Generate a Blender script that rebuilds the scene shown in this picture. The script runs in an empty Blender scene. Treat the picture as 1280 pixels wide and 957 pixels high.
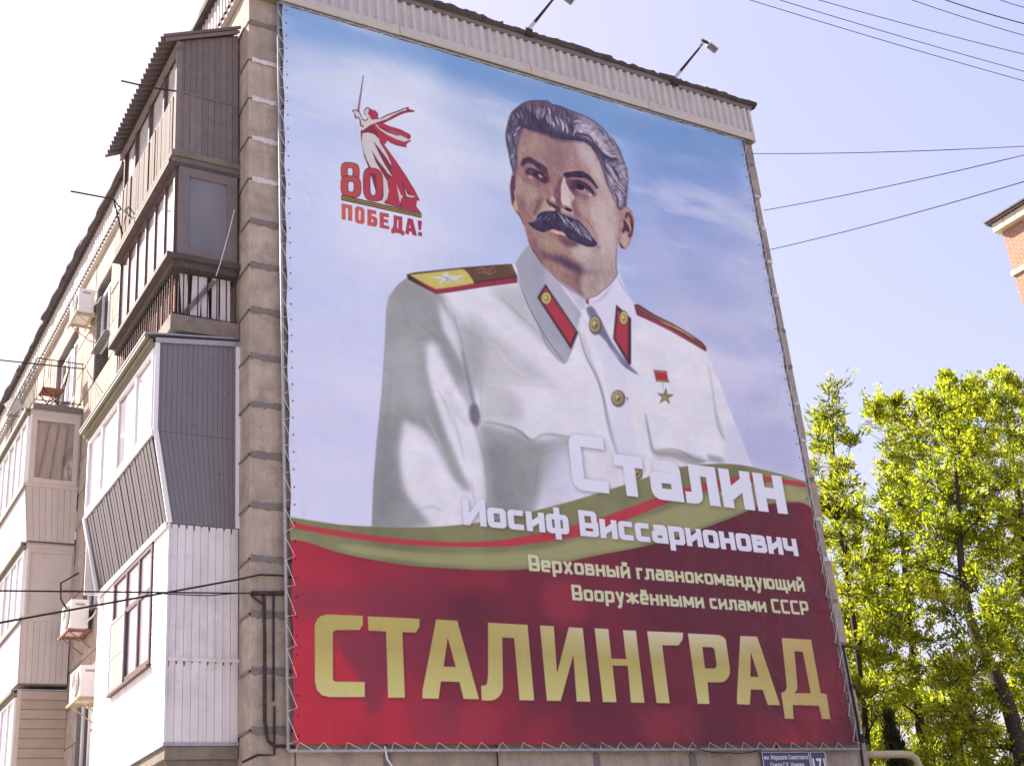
import bpy, bmesh, math, random
import numpy as np
from mathutils import Vector, Matrix
R_ = math.radians
scene = bpy.context.scene
COL = scene.collection
random.seed(4)
# ------------------------------------------------------------------ camera, sky, sun, exposure
FOC, PCX, PCY = 1607.0, 640.0, 478.5                    # lens of the photograph, in its pixels
_vx = np.array([3473-PCX, 930-PCY, FOC]); _vz = np.array([302.9-PCX, -3131-PCY, FOC])
_vx /= np.linalg.norm(_vx); _vz /= np.linalg.norm(_vz); _vx -= _vz*(_vx@_vz); _vx /= np.linalg.norm(_vx); _vy = np.cross(_vz, _vx)
ROT = np.array([_vx, _vy, _vz]).T                       # world (X along the gable, Y into the street, Z up) -> picture axes
CAM = np.array([-5.37, -15.0, 1.6])
def ray(px, py):
    return ROT.T@np.array([px-PCX, py-PCY, FOC])
def at(px, py, x=None, y=None, z=None, d=None):
    """the point of the place seen at a pixel of the photograph, on the plane x=, y= or z=, or at horizontal distance d"""
    r = ray(px, py)
    t = (x-CAM[0])/r[0] if x is not None else (y-CAM[1])/r[1] if y is not None else (z-CAM[2])/r[2] if z is not None else d/math.hypot(r[0], r[1])
    return Vector(CAM+r*t)
cam = bpy.data.objects.new('camera', bpy.data.cameras.new('camera')); COL.objects.link(cam); scene.camera = cam
cam.data.sensor_width = 36; cam.data.lens = FOC/1280*36; cam.data.clip_start = .1; cam.data.clip_end = 3000
A = ROT.T                                                # columns: picture x, y(down), forward in world axes
cam.matrix_world = Matrix(((A[0,0], -A[0,1], -A[0,2], CAM[0]), (A[1,0], -A[1,1], -A[1,2], CAM[1]), (A[2,0], -A[2,1], -A[2,2], CAM[2]), (0,0,0,1)))
scene.render.resolution_x, scene.render.resolution_y = 1024, 765
SUN = Vector((-1.0, 1.9, 1.74)).normalized(); SUN_EL = math.asin(SUN.z)
world = bpy.data.worlds.new('World'); scene.world = world; world.use_nodes = True
wn, wl = world.node_tree.nodes, world.node_tree.links; wn.clear()
sky = wn.new('ShaderNodeTexSky'); sky.sky_type = 'NISHITA'; sky.sun_disc = False; sky.sun_elevation = SUN_EL; sky.sun_rotation = math.atan2(SUN.x, SUN.y)
sky.air_density = 1.0; sky.dust_density = 3.5; sky.ozone_density = 1.0
SKY_STRENGTH, SUN_STRENGTH, EXPOSURE = 0.15, 5.0, 1.62
hs = wn.new('ShaderNodeHueSaturation'); hs.inputs['Saturation'].default_value = 1.35; hs.inputs['Value'].default_value = 1.32
gm = wn.new('ShaderNodeGamma'); gm.inputs[1].default_value = .45                 # hazy bright spring sky: flatter than the clear one
tint = wn.new('ShaderNodeMix'); tint.data_type = 'RGBA'; tint.blend_type = 'MULTIPLY'; tint.inputs[0].default_value = 1; tint.inputs[7].default_value = (1.03, .90, 1.04, 1)
bg = wn.new('ShaderNodeBackground'); bg.inputs[1].default_value = SKY_STRENGTH; wo = wn.new('ShaderNodeOutputWorld')
wl.new(sky.outputs[0], gm.inputs[0]); wl.new(gm.outputs[0], hs.inputs['Color']); wl.new(hs.outputs[0], tint.inputs[6]); wl.new(tint.outputs[2], bg.inputs[0]); wl.new(bg.outputs[0], wo.inputs[0])
sun = bpy.data.objects.new('sun', bpy.data.lights.new('sun', 'SUN')); COL.objects.link(sun)
sun.data.energy = SUN_STRENGTH; sun.data.angle = R_(.53); sun.data.color = (1.0, .93, .82); sun.location = (-10, 20, 30)
sun.rotation_euler = SUN.to_track_quat('Z', 'Y').to_euler()
scene.view_settings.view_transform = 'Standard'; scene.view_settings.look = 'None'; scene.view_settings.exposure = EXPOSURE; scene.view_settings.gamma = 1.0
scene.cycles.max_bounces = 6; scene.cycles.transparent_max_bounces = 24

# ------------------------------------------------------------------ materials
def mat(name, c, rough=.8, var=.15, scale=6, bump=.15, bscale=40, rnd=.0, dirt=None, metal=0, spec=.3, streak=None, tl=0):
    m = bpy.data.materials.new(name); m.use_nodes = True; n, l = m.node_tree.nodes, m.node_tree.links; b = n['Principled BSDF']
    b.inputs['Roughness'].default_value = rough; b.inputs['Metallic'].default_value = metal; b.inputs['Specular IOR Level'].default_value = spec
    tc = n.new('ShaderNodeTexCoord'); geo = n.new('ShaderNodeNewGeometry'); vec = geo.outputs['Position']
    no = n.new('ShaderNodeTexNoise'); no.inputs['Scale'].default_value = scale; no.inputs['Detail'].default_value = 6; no.inputs['Roughness'].default_value = .65; l.new(vec, no.inputs['Vector'])
    mr = n.new('ShaderNodeMapRange'); mr.inputs[1].default_value = .25; mr.inputs[2].default_value = .75; mr.inputs[3].default_value = 1-var; mr.inputs[4].default_value = 1+var; l.new(no.outputs[0], mr.inputs[0])
    val = mr.outputs[0]
    if rnd:
        oi = n.new('ShaderNodeObjectInfo'); r2 = n.new('ShaderNodeMapRange'); r2.inputs[3].default_value = 1-rnd; r2.inputs[4].default_value = 1+rnd; l.new(oi.outputs['Random'], r2.inputs[0])
        mu = n.new('ShaderNodeMath'); mu.operation = 'MULTIPLY'; l.new(val, mu.inputs[0]); l.new(r2.outputs[0], mu.inputs[1]); val = mu.outputs[0]
    mx = n.new('ShaderNodeMix'); mx.data_type = 'RGBA'; mx.blend_type = 'MULTIPLY'; mx.inputs[0].default_value = 1; mx.inputs[6].default_value = (*c, 1)
    l.new(val, mx.inputs[7]); out = mx.outputs[2]
    def over(fac, col):
        nonlocal out
        k = n.new('ShaderNodeMix'); k.data_type = 'RGBA'; k.inputs[7].default_value = (*col, 1); l.new(fac, k.inputs[0]); l.new(out, k.inputs[6]); out = k.outputs[2]
    if dirt:                      # (colour, amount, scale)
        d = n.new('ShaderNodeTexNoise'); d.inputs['Scale'].default_value = dirt[2]; d.inputs['Detail'].default_value = 8; d.inputs['Roughness'].default_value = .7; l.new(vec, d.inputs['Vector'])
        q = n.new('ShaderNodeMapRange'); q.inputs[1].default_value = .5; q.inputs[2].default_value = .72; q.inputs[4].default_value = dirt[1]; l.new(d.outputs[0], q.inputs[0]); over(q.outputs[0], dirt[0])
    if streak:                    # rain streaks: (colour, amount, scale)
        mp = n.new('ShaderNodeMapping'); mp.inputs['Scale'].default_value = (streak[2], streak[2], streak[2]*.06); l.new(vec, mp.inputs[0])
        d = n.new('ShaderNodeTexNoise'); d.inputs['Scale'].default_value = 1; d.inputs['Detail'].default_value = 5; l.new(mp.outputs[0], d.inputs['Vector'])
        q = n.new('ShaderNodeMapRange'); q.inputs[1].default_value = .52; q.inputs[2].default_value = .75; q.inputs[4].default_value = streak[1]; l.new(d.outputs[0], q.inputs[0]); over(q.outputs[0], streak[0])
    l.new(out, b.inputs['Base Color'])
    if bump:
        bn = n.new('ShaderNodeTexNoise'); bn.inputs['Scale'].default_value = bscale; bn.inputs['Detail'].default_value = 5; l.new(vec, bn.inputs['Vector'])
        bu = n.new('ShaderNodeBump'); bu.inputs['Strength'].default_value = bump; bu.inputs['Distance'].default_value = .02; l.new(bn.outputs[0], bu.inputs['Height']); l.new(bu.outputs[0], b.inputs['Normal'])
    return m
def mat_glass(name, tintc=(.8,.85,.9), dark=.0):
    m = bpy.data.materials.new(name); m.use_nodes = True; n, l = m.node_tree.nodes, m.node_tree.links; n.clear()
    o = n.new('ShaderNodeOutputMaterial'); g = n.new('ShaderNodeBsdfGlossy'); g.inputs['Roughness'].default_value = .06; t = n.new('ShaderNodeBsdfTransparent'); t.inputs[0].default_value = (*tintc, 1)
    fr = n.new('ShaderNodeFresnel'); ge = n.new('ShaderNodeNewGeometry'); io = n.new('ShaderNodeMath'); io.operation = 'MULTIPLY_ADD'; io.inputs[1].default_value = 1/1.4-1.4; io.inputs[2].default_value = 1.4; l.new(ge.outputs['Backfacing'], io.inputs[0]); l.new(io.outputs[0], fr.inputs[0]); mr = n.new('ShaderNodeMapRange'); mr.inputs[3].default_value = .03; mr.inputs[4].default_value = 1; l.new(fr.outputs[0], mr.inputs[0])
    mx = n.new('ShaderNodeMixShader'); l.new(mr.outputs[0], mx.inputs[0]); l.new(t.outputs[0], mx.inputs[1]); l.new(g.outputs[0], mx.inputs[2])
    df = n.new('ShaderNodeBsdfDiffuse'); df.inputs[0].default_value = (.5,.48,.5,1); no = n.new('ShaderNodeTexNoise'); no.inputs['Scale'].default_value = 1.3; no.inputs['Detail'].default_value = 0
    q = n.new('ShaderNodeMapRange'); q.inputs[3].default_value = dark*.5; q.inputs[4].default_value = dark*1.5; l.new(no.outputs[0], q.inputs[0])
    m2 = n.new('ShaderNodeMixShader'); l.new(q.outputs[0], m2.inputs[0]); l.new(mx.outputs[0], m2.inputs[1]); l.new(df.outputs[0], m2.inputs[2]); l.new(m2.outputs[0], o.inputs[0])
    return m
def mat_leaf(name, c1, c2, c3):
    m = bpy.data.materials.new(name); m.use_nodes = True; n, l = m.node_tree.nodes, m.node_tree.links; n.clear()
    o = n.new('ShaderNodeOutputMaterial'); geo = n.new('ShaderNodeNewGeometry'); cr = n.new('ShaderNodeValToRGB'); l.new(geo.outputs['Random Per Island'], cr.inputs[0])
    cr.color_ramp.elements[0].color = (*c1, 1); cr.color_ramp.elements[1].color = (*c3, 1); e = cr.color_ramp.elements.new(.5); e.color = (*c2, 1)
    no = n.new('ShaderNodeTexNoise'); no.inputs['Scale'].default_value = .8; no.inputs['Detail'].default_value = 3; l.new(geo.outputs['Position'], no.inputs['Vector'])
    mr = n.new('ShaderNodeMapRange'); mr.inputs[1].default_value = .3; mr.inputs[2].default_value = .7; mr.inputs[3].default_value = .75; mr.inputs[4].default_value = 1.3; l.new(no.outputs[0], mr.inputs[0])
    mx = n.new('ShaderNodeMix'); mx.data_type = 'RGBA'; mx.blend_type = 'MULTIPLY'; mx.inputs[0].default_value = 1; l.new(cr.outputs[0], mx.inputs[6]); l.new(mr.outputs[0], mx.inputs[7])
    d = n.new('ShaderNodeBsdfPrincipled'); d.inputs['Roughness'].default_value = .5; t = n.new('ShaderNodeBsdfTranslucent'); l.new(mx.outputs[2], d.inputs['Base Color'])
    br = n.new('ShaderNodeMix'); br.data_type = 'RGBA'; br.blend_type = 'MULTIPLY'; br.inputs[0].default_value = 1; br.inputs[7].default_value = (2.1, 1.95, .6, 1); l.new(mx.outputs[2], br.inputs[6]); l.new(br.outputs[2], t.inputs[0])
    s = n.new('ShaderNodeMixShader'); s.inputs[0].default_value = .62; l.new(d.outputs[0], s.inputs[1]); l.new(t.outputs[0], s.inputs[2]); l.new(s.outputs[0], o.inputs[0])
    return m
M = dict(
 block=mat('weathered concrete block', (.41,.335,.275), .95, .24, 3, .6, 22, .12, ((.20,.165,.15), .8, 2.3), streak=((.24,.20,.185), .6, 7)),
 mortar=mat('dark mortar', (.20,.175,.165), .95, .2, 8, .5, 50), seal_grey=mat('grey joint sealing', (.20,.175,.165), .9, .2, 20, .4, 60), seal_white=mat('pale joint sealing', (.62,.58,.58), .9, .2, 25, .4, 60),
 fascia=mat('off-white corrugated sheet', (.52,.49,.49), .7, .08, 3, .08, 30, 0, ((.37,.34,.33), .5, 2.5), streak=((.35,.32,.31), .5, 12)),
 trim=mat('painted trim board', (.52,.47,.44), .75, .1, 5, .1, 40, 0, ((.30,.25,.23), .6, 5)), roofing=mat('bitumen roofing', (.075,.06,.06), .95, .35, 4, .8, 25, 0, ((.16,.12,.11), .6, 7)),
 wood_side=mat('grey weathered boards', (.185,.155,.155), .9, .2, 7, .3, 60, .14, streak=((.24,.18,.16), .7, 22)), wood_front=mat('brown weathered boards', (.085,.052,.042), .85, .2, 7, .3, 60, .4, streak=((.15,.105,.09), .7, 22)),
 slate=mat('purple-grey corrugated roof sheet', (.16,.13,.135), .85, .15, 5, .2, 40), brown=mat('dark brown paint', (.10,.055,.055), .5, .15, 8, .1, 40), purple=mat('faded purple-brown paint', (.18,.145,.15), .6, .15, 5, .15, 30, 0, ((.22,.16,.15), .5, 6)),
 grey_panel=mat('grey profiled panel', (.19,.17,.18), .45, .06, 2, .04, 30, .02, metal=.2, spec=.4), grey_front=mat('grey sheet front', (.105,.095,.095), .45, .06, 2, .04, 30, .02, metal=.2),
 dark_trim=mat('dark weathered trim', (.085,.065,.065), .8, .2, 6, .2, 40, 0, ((.16,.12,.10), .5, 5)), shaded_panel=mat('lining panel with shade in its colour', (.34,.31,.34), .5, .06, 2, .05, 30, .04),  # lining panel: shade on the far stack's fronts is put into its colour
 white_panel=mat('off-white lining panel', (.70,.66,.67), .5, .06, 2, .05, 30, .04, ((.42,.37,.36), .5, 3), streak=((.42,.36,.36), .4, 14)), white=mat('white plastic', (.78,.76,.77), .4, .03, 3, .02, 30, 0, ((.6,.56,.56), .3, 4)),
 beige_panel=mat('beige cladding', (.55,.48,.45), .5, .05, 2, .04, 30, .03, ((.42,.36,.34), .4, 3)), tan=mat('tan lap siding', (.40,.315,.27), .6, .08, 3, .1, 30, .05),
 slab=mat('stained concrete slab', (.21,.175,.15), .95, .25, 4, .5, 30, 0, ((.13,.10,.09), .7, 5)), olive=mat('olive metal flashing', (.20,.185,.14), .6, .12, 5, .1, 30),
 iron=mat('rusty black iron', (.035,.027,.027), .75, .3, 20, .3, 80, 0, ((.20,.10,.07), .5, 20)), rust=mat('rusted red iron', (.28,.12,.09), .8, .3, 15, .3, 80), galv=mat('galvanised pipe', (.36,.36,.40), .5, .15, 9, .1, 60, metal=.4, dirt=((.22,.19,.19), .5, 10)),
 cord=mat('white lacing cord', (.72,.70,.72), .8, .05, 20, .1, 90), black=mat('black rubber', (.025,.022,.025), .7, .2, 20, .1, 60), dark=mat('dark interior', (.05,.042,.05), .9, .3, 2, 0), curtain=mat('white curtain', (.88,.87,.87), .95, .06, 6, .4, 8, streak=((.6,.58,.6), .5, 12)),
 mesh=mat('grey insect screen', (.33,.29,.29), .9, .1, 60, .2, 200), cream_pipe=mat('cream painted pipe', (.50,.42,.27), .6, .12, 8, .2, 40, 0, ((.30,.20,.13), .6, 8)), plate=mat('dark blue enamel', (.03,.035,.14), .3, .05, 4, .02, 40, spec=.5),
 bark=mat('tree bark', (.06,.045,.04), .95, .3, 12, .7, 30), asphalt=mat('asphalt', (.05,.05,.052), .95, .2, 3, .4, 60), paving=mat('concrete paving', (.25,.24,.22), .95, .15, 3, .3, 40), soil=mat('dusty ground', (.36,.32,.27), 1, .4, 2, .6, 15),
 glass=mat_glass('window glass', (.985,.985,.99), .03), glass_dirty=mat_glass('dusty window glass', (.55,.52,.6), .30),
 leaf=mat_leaf('yellow-green leaves', (.06,.10,.012), (.195,.245,.028), (.38,.395,.045)), leaf2=mat_leaf('fresh green leaves', (.055,.08,.012), (.155,.19,.025), (.33,.34,.04)), leaf3=mat_leaf('dark evergreen leaves', (.02,.03,.015), (.03,.045,.02), (.05,.06,.03)),
)
def brick_mat():
    m = mat('orange brickwork', (.5,.25,.14), .9, .15, 4, .3, 40); n, l = m.node_tree.nodes, m.node_tree.links; b = n['Principled BSDF']
    g = n.new('ShaderNodeNewGeometry'); sp = n.new('ShaderNodeSeparateXYZ'); l.new(g.outputs['Position'], sp.inputs[0]); ad = n.new('ShaderNodeMath'); l.new(sp.outputs[0], ad.inputs[0]); l.new(sp.outputs[1], ad.inputs[1])
    cb = n.new('ShaderNodeCombineXYZ'); l.new(ad.outputs[0], cb.inputs[0]); l.new(sp.outputs[2], cb.inputs[1])
    bt = n.new('ShaderNodeTexBrick'); bt.inputs['Scale'].default_value = 1; bt.inputs['Brick Width'].default_value = .25; bt.inputs['Row Height'].default_value = .075; bt.inputs['Mortar Size'].default_value = .012
    bt.inputs['Color1'].default_value = (.42,.20,.11,1); bt.inputs['Color2'].default_value = (.36,.15,.08,1); bt.inputs['Mortar'].default_value = (.42,.36,.30,1); l.new(cb.outputs[0], bt.inputs['Vector']); l.new(bt.outputs[0], b.inputs['Base Color'])
    return m
M['brick'] = brick_mat()
M['cream'] = mat('cream silicate brickwork', (.62,.55,.42), .9, .1, 4, .3, 40)

# ------------------------------------------------------------------ objects and meshes
def tag(o, label=None, cat=None, group=None, kind=None):
    if label: o['label'] = label
    if cat: o['category'] = cat
    if group: o['group'] = group
    if kind: o['kind'] = kind
    return o
def empty(name, loc=(0,0,0), parent=None, rz=0):
    o = bpy.data.objects.new(name, None); COL.objects.link(o); o.location = loc; o.rotation_euler.z = rz; o.empty_display_size = .3
    if parent: o.parent = parent
    return o
class MB:
    """collects boxes, slabs and tubes in world metres; build() links them as ONE mesh object"""
    def __init__(s): s.v = []; s.f = []
    def add(s, vs, fs):
        k = len(s.v); s.v += [tuple(v) for v in vs]; s.f += [tuple(i+k for i in f) for f in fs]; return s
    def box(s, x0, x1, y0, y1, z0, z1):
        return s.add([(x, y, z) for x in (x0, x1) for y in (y0, y1) for z in (z0, z1)], [(0,1,3,2),(4,6,7,5),(0,4,5,1),(2,3,7,6),(0,2,6,4),(1,5,7,3)])
    def slab(s, q, t):
        """a plate on the quad q (four corners), t thick, along its normal"""
        q = [Vector(a) for a in q]; n = (q[1]-q[0]).cross(q[3]-q[0]).normalized()*t
        return s.add([*q, *[a+n for a in q]], [(3,2,1,0),(4,5,6,7),(0,1,5,4),(1,2,6,5),(2,3,7,6),(3,0,4,7)])
    def tube(s, pts, r, n=8, cap=True):
        pts = [Vector(p) for p in pts]; rs = r if isinstance(r, (list, tuple)) else [r]*len(pts); k = len(s.v); up = Vector((.13, .27, .95)); prev = None
        for i, p in enumerate(pts):
            d = (pts[min(i+1, len(pts)-1)]-pts[max(i-1, 0)]).normalized()
            a = prev-d*prev.dot(d) if prev is not None else d.cross(up if abs(d.dot(up)) < .95 else Vector((1, 0, 0)))
            a.normalize(); prev = a; b = d.cross(a)
            s.v += [tuple(p+(a*math.cos(2*math.pi*j/n)+b*math.sin(2*math.pi*j/n))*rs[i]) for j in range(n)]
        for i in range(len(pts)-1):
            for j in range(n): s.f.append((k+i*n+j, k+i*n+(j+1) % n, k+(i+1)*n+(j+1) % n, k+(i+1)*n+j))
        if cap: s.f.append(tuple(k+j for j in reversed(range(n)))); s.f.append(tuple(k+(len(pts)-1)*n+j for j in range(n)))
        return s
    def build(s, name, m, parent=None, label=None, bevel=0, smooth=False, kind=None):
        c = np.array(s.v, float); cen = (c.min(0)+c.max(0))/2; me = bpy.data.meshes.new(name)
        me.from_pydata([tuple(v) for v in (c-cen)], [], s.f); me.update()
        if smooth: me.polygons.foreach_set('use_smooth', [True]*len(me.polygons))
        me.materials.append(M[m] if isinstance(m, str) else m); o = bpy.data.objects.new(name, me); COL.objects.link(o)
        w = Matrix.Translation(Vector(cen))
        if parent:
            o.parent = parent; base = Vector((0,0,0)); q = parent
            while q: base += q.location; q = q.parent
            o.location = Vector(cen)-base
        else: o.location = cen
        if bevel:
            bv = o.modifiers.new('bevel', 'BEVEL'); bv.width = bevel; bv.segments = 2; bv.limit_method = 'ANGLE'
        if label: o['label'] = label
        if kind: o['kind'] = kind
        return o
def lerp(a, b, t): return Vector(a)*(1-t)+Vector(b)*t
def sub(q, u0, u1, v0, v1):
    P = lambda u, v: lerp(lerp(q[0], q[1], u), lerp(q[3], q[2], u), v)
    return [P(u0, v0), P(u1, v0), P(u1, v1), P(u0, v1)]
def strips(q, n, t, name, m, parent, pieces=True, gap=.06, jit=.0, rib=0, cross=False, back=True):
    """quad q covered by n upright (or level) boards; pieces: each board an object, else one ribbed panel"""
    mb = MB()
    if pieces and back: MB().slab([p-(Vector(q[1])-Vector(q[0])).cross(Vector(q[3])-Vector(q[0])).normalized()*.008 for p in map(Vector, q)], .006).build('backing', m, parent)
    for i in range(n):
        a, b = (i+gap/2)/n, (i+1-gap/2)/n; w = sub(q, 0, 1, a, b) if cross else sub(q, a, b, 0, 1)
        if rib and not pieces: mb.slab(w, t*(1 if i % 2 else .45)); continue
        if pieces: MB().slab(w, t*(1+random.uniform(-jit, jit))).build(name, m, parent)
        else: mb.slab(w, t)
    if not pieces: mb.slab(q, t*.3); return mb.build(name, m, parent)
def frame(q, w, t, m, parent, us=(), vs=(), name='window_frame', pane=None, off=.4):
    """a window frame on quad q with bars at us, vs (fractions) and one pane in every opening"""
    W = (Vector(q[1])-Vector(q[0])).length; H = (Vector(q[3])-Vector(q[0])).length; a, b = w/W, w/H; mb = MB()
    for s_ in (sub(q, 0, a, 0, 1), sub(q, 1-a, 1, 0, 1), sub(q, a, 1-a, 0, b), sub(q, a, 1-a, 1-b, 1)): mb.slab(s_, t)
    for u in us: mb.slab(sub(q, u-a*.5, u+a*.5, b, 1-b), t*.94)
    for v in vs: mb.slab(sub(q, a, 1-a, v-b*.5, v+b*.5), t*.9)
    o = mb.build(name, m, parent, bevel=.004)
    if pane:
        uu = [0, *us, 1]; vv = [0, *vs, 1]; n = (Vector(q[1])-Vector(q[0])).cross(Vector(q[3])-Vector(q[0])).normalized()*t*off
        for i in range(len(uu)-1):
            for j in range(len(vv)-1):
                g = [p+n for p in sub(q, uu[i]+a*.45, uu[i+1]-a*.45, vv[j]+b*.45, vv[j+1]-b*.45)]; MB().slab(g, .006).build('pane', pane, parent)
    return o
def wave(q, n, amp, name, m, parent, t=.006, seg=6, square=False, label=None, ragged=0):
    """corrugated sheet on quad q: n waves across u"""
    q = [Vector(p) for p in q]; nr = (q[1]-q[0]).cross(q[3]-q[0]).normalized(); N = n*seg; top, bot = [], []; rg = [random.uniform(-1, 1)*ragged for _ in range(N+1)]
    for i in range(N+1):
        u = i/N; ph = (i % seg)/seg; h = amp*(math.sin(2*math.pi*ph) if not square else (1 if .08 < ph < .55 else -1)); e = (q[3]-q[0]).normalized()*rg[i]
        bot.append(lerp(q[0], q[1], u)+nr*h); top.append(lerp(q[3], q[2], u)+nr*h+e)
    mb = MB(); k = N+1; vs = bot+top+[v-nr*t for v in bot]+[v-nr*t for v in top]
    fs = []
    for i in range(N): fs += [(i, i+1, k+i+1, k+i), (2*k+i+1, 2*k+i, 3*k+i, 3*k+i+1), (i+1, i, 2*k+i, 2*k+i+1), (k+i, k+i+1, 3*k+i+1, 3*k+i)]
    mb.add(vs, fs); return mb.build(name, m, parent, label)

# ------------------------------------------------------------------ painter for the print

# ---------------------------------------------------------------- banner print: a little scan-line painter
class Painter:
    def __init__(s, W, H, tp, sc):
        s.W, s.H, s.tp, s.sc = W, H, tp, sc          # tp: (n,2) source points -> (n,2) texture points ; sc: texture px per unit
        s.im = np.zeros((H, W, 3), np.float32)
    def cover(s, polys):
        allp = np.concatenate(polys)
        x0 = int(max(0, np.floor(allp[:,0].min())-2)); x1 = int(min(s.W, np.ceil(allp[:,0].max())+3))
        y0 = int(max(0, np.floor(allp[:,1].min())-2)); y1 = int(min(s.H, np.ceil(allp[:,1].max())+3))
        if x1 <= x0 or y1 <= y0: return None
        w, h, SS = x1-x0, y1-y0, 4
        acc = np.zeros((h*SS, w+2), np.float32)
        for P in polys:
            A = P; B = np.roll(P, -1, axis=0)
            for (ax, ay), (bx, by) in zip(A, B):
                if ay == by: continue
                sg = 1.0
                if ay > by: ax, ay, bx, by, sg = bx, by, ax, ay, -1.0
                r0 = max(0, int(np.ceil((ay-y0)*SS-0.5))); r1 = min(h*SS-1, int(np.ceil((by-y0)*SS-0.5))-1)
                if r1 < r0: continue
                r = np.arange(r0, r1+1); yy = (r+0.5)/SS+y0
                x = np.clip(ax+(yy-ay)*(bx-ax)/(by-ay)-x0, 0, w); xi = x.astype(int); fx = x-xi
                acc[r, xi] += sg*(1-fx); acc[r, xi+1] += sg*fx
        c = np.clip(np.abs(np.cumsum(acc, axis=1)[:, :w]), 0, 1)
        return x0, y0, c.reshape(h, SS, w).mean(1)
    @staticmethod
    def box(a, r, ax):
        if r < 1: return a
        pad = [(0,0),(0,0)]; pad[ax] = (r+1, r)
        c = np.cumsum(np.pad(a, pad), axis=ax, dtype=np.float64); n = a.shape[ax]
        if ax == 0: return ((c[2*r+1:2*r+1+n]-c[:n])/(2*r+1)).astype(np.float32)
        return ((c[:, 2*r+1:2*r+1+n]-c[:, :n])/(2*r+1)).astype(np.float32)
    def soft(s, cov, blur):
        x0, y0, c = cov; b = blur*s.sc
        if b < 0.6: return cov
        r = max(1, int(round(b*0.9))); m = 3*r+1
        c = np.pad(c, m); x0 -= m; y0 -= m
        for _ in range(3): c = s.box(s.box(c, r, 0), r, 1)
        X0, Y0 = max(0, x0), max(0, y0); X1, Y1 = min(s.W, x0+c.shape[1]), min(s.H, y0+c.shape[0])
        if X1 <= X0 or Y1 <= Y0: return None
        return X0, Y0, c[Y0-y0:Y1-y0, X0-x0:X1-x0]
    def put(s, cov, col, alpha=1.0, clip=None):
        if cov is None: return
        x0, y0, c = cov; h, w = c.shape
        a = c*alpha
        if clip is not None: a = a*clip[y0:y0+h, x0:x0+w]
        a = a[..., None]; d = s.im[y0:y0+h, x0:x0+w]
        if callable(col):
            yy, xx = np.mgrid[y0:y0+h, x0:x0+w]; cc = col(xx/s.W, yy/s.H)
        else: cc = np.array(col, np.float32)/255.0
        s.im[y0:y0+h, x0:x0+w] = d*(1-a)+cc*a
    @staticmethod
    def curve(P, closed, n=6):
        P = np.asarray(P, float); k = len(P); out = []
        if k < 3: return P
        rng = range(k) if closed else range(k-1)
        for i in rng:
            if closed: a, b, c, d = P[i-1], P[i], P[(i+1) % k], P[(i+2) % k]
            else: a, b, c, d = P[max(i-1,0)], P[i], P[i+1], P[min(i+2,k-1)]
            for j in range(n):
                t = j/n; t2 = t*t; t3 = t2*t
                out.append(0.5*((2*b)+(-a+c)*t+(2*a-5*b+4*c-d)*t2+(-a+3*b-3*c+d)*t3))
        if not closed: out.append(P[-1])
        return np.array(out)
    def mask(s, P, blur=0, smooth=True):
        m = np.zeros((s.H, s.W), np.float32)
        cov = s.cover([s.tp(s.curve(P, True) if smooth else np.asarray(P, float))])
        if cov is not None and blur: cov = s.soft(cov, blur)
        if cov is not None: x0, y0, c = cov; m[y0:y0+c.shape[0], x0:x0+c.shape[1]] = c
        return m
    def fill(s, P, col, blur=0.0, alpha=1.0, smooth=True, clip=None):
        if isinstance(P, tuple): polys = [s.tp(np.asarray(q, float)) for q in P]
        else: polys = [s.tp(s.curve(P, True) if smooth else np.asarray(P, float))]
        cov = s.cover(polys)
        if cov is None: return
        if blur: cov = s.soft(cov, blur)
        s.put(cov, col, alpha, clip)
    def ribbon(s, P, w, taper=True, smooth=True):
        Q = s.curve(P, False) if smooth else np.asarray(P, float)
        d = np.gradient(Q, axis=0); L = np.hypot(d[:,0], d[:,1])+1e-9; nrm = np.stack([-d[:,1]/L, d[:,0]/L], 1)
        t = np.linspace(0, 1, len(Q))
        if np.ndim(w): ww = np.interp(t, np.linspace(0, 1, len(w)), w)
        else: ww = w*(np.sin(np.pi*np.clip(t*0.9+0.06, 0, 1))**0.6 if taper else np.ones_like(t))
        ww = ww[:, None]/2
        return np.concatenate([Q+nrm*ww, (Q-nrm*ww)[::-1]])
    def line(s, P, w, col, blur=0.0, alpha=1.0, taper=True, smooth=True, clip=None):
        cov = s.cover([s.tp(s.ribbon(P, w, taper, smooth))])
        if cov is None: return
        if blur: cov = s.soft(cov, blur)
        s.put(cov, col, alpha, clip)
def fractal(h, w, rng, base, octaves=4, stretch=(1, 1)):
    out = np.zeros((h, w), np.float32); amp = 1.0
    for o in range(octaves):
        gh, gw = int(base*stretch[1]*2**o)+2, int(base*stretch[0]*2**o)+2
        g = rng.random((gh, gw)).astype(np.float32)
        y = np.linspace(0, gh-1.001, h); x = np.linspace(0, gw-1.001, w)
        yi = y.astype(int); xi = x.astype(int); fy = (y-yi)[:, None]; fx = (x-xi)[None]
        fy = fy*fy*(3-2*fy); fx = fx*fx*(3-2*fx)
        g00 = g[yi][:, xi]; g01 = g[yi][:, xi+1]; g10 = g[yi+1][:, xi]; g11 = g[yi+1][:, xi+1]
        out += amp*((g00*(1-fx)+g01*fx)*(1-fy)+(g10*(1-fx)+g11*fx)*fy-0.5); amp *= 0.5
    return out
CR = dict(A=(450,300,2.588), B=(640,330,2.814), F=(600,90,3.3), h1=(620,120,11.96), h2=(700,130,11.96), e1=(630,190,11.96), e2=(710,200,11.96),
          m1=(640,250,11.96), m2=(710,260,11.96), n1=(670,310,9.967), H=(620,120,6.295), L=(400,80,4.1625), T=(560,540,2.783), G=(340,730,3.5556), g=(680,730,3.122), P=(0,0,1))
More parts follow.
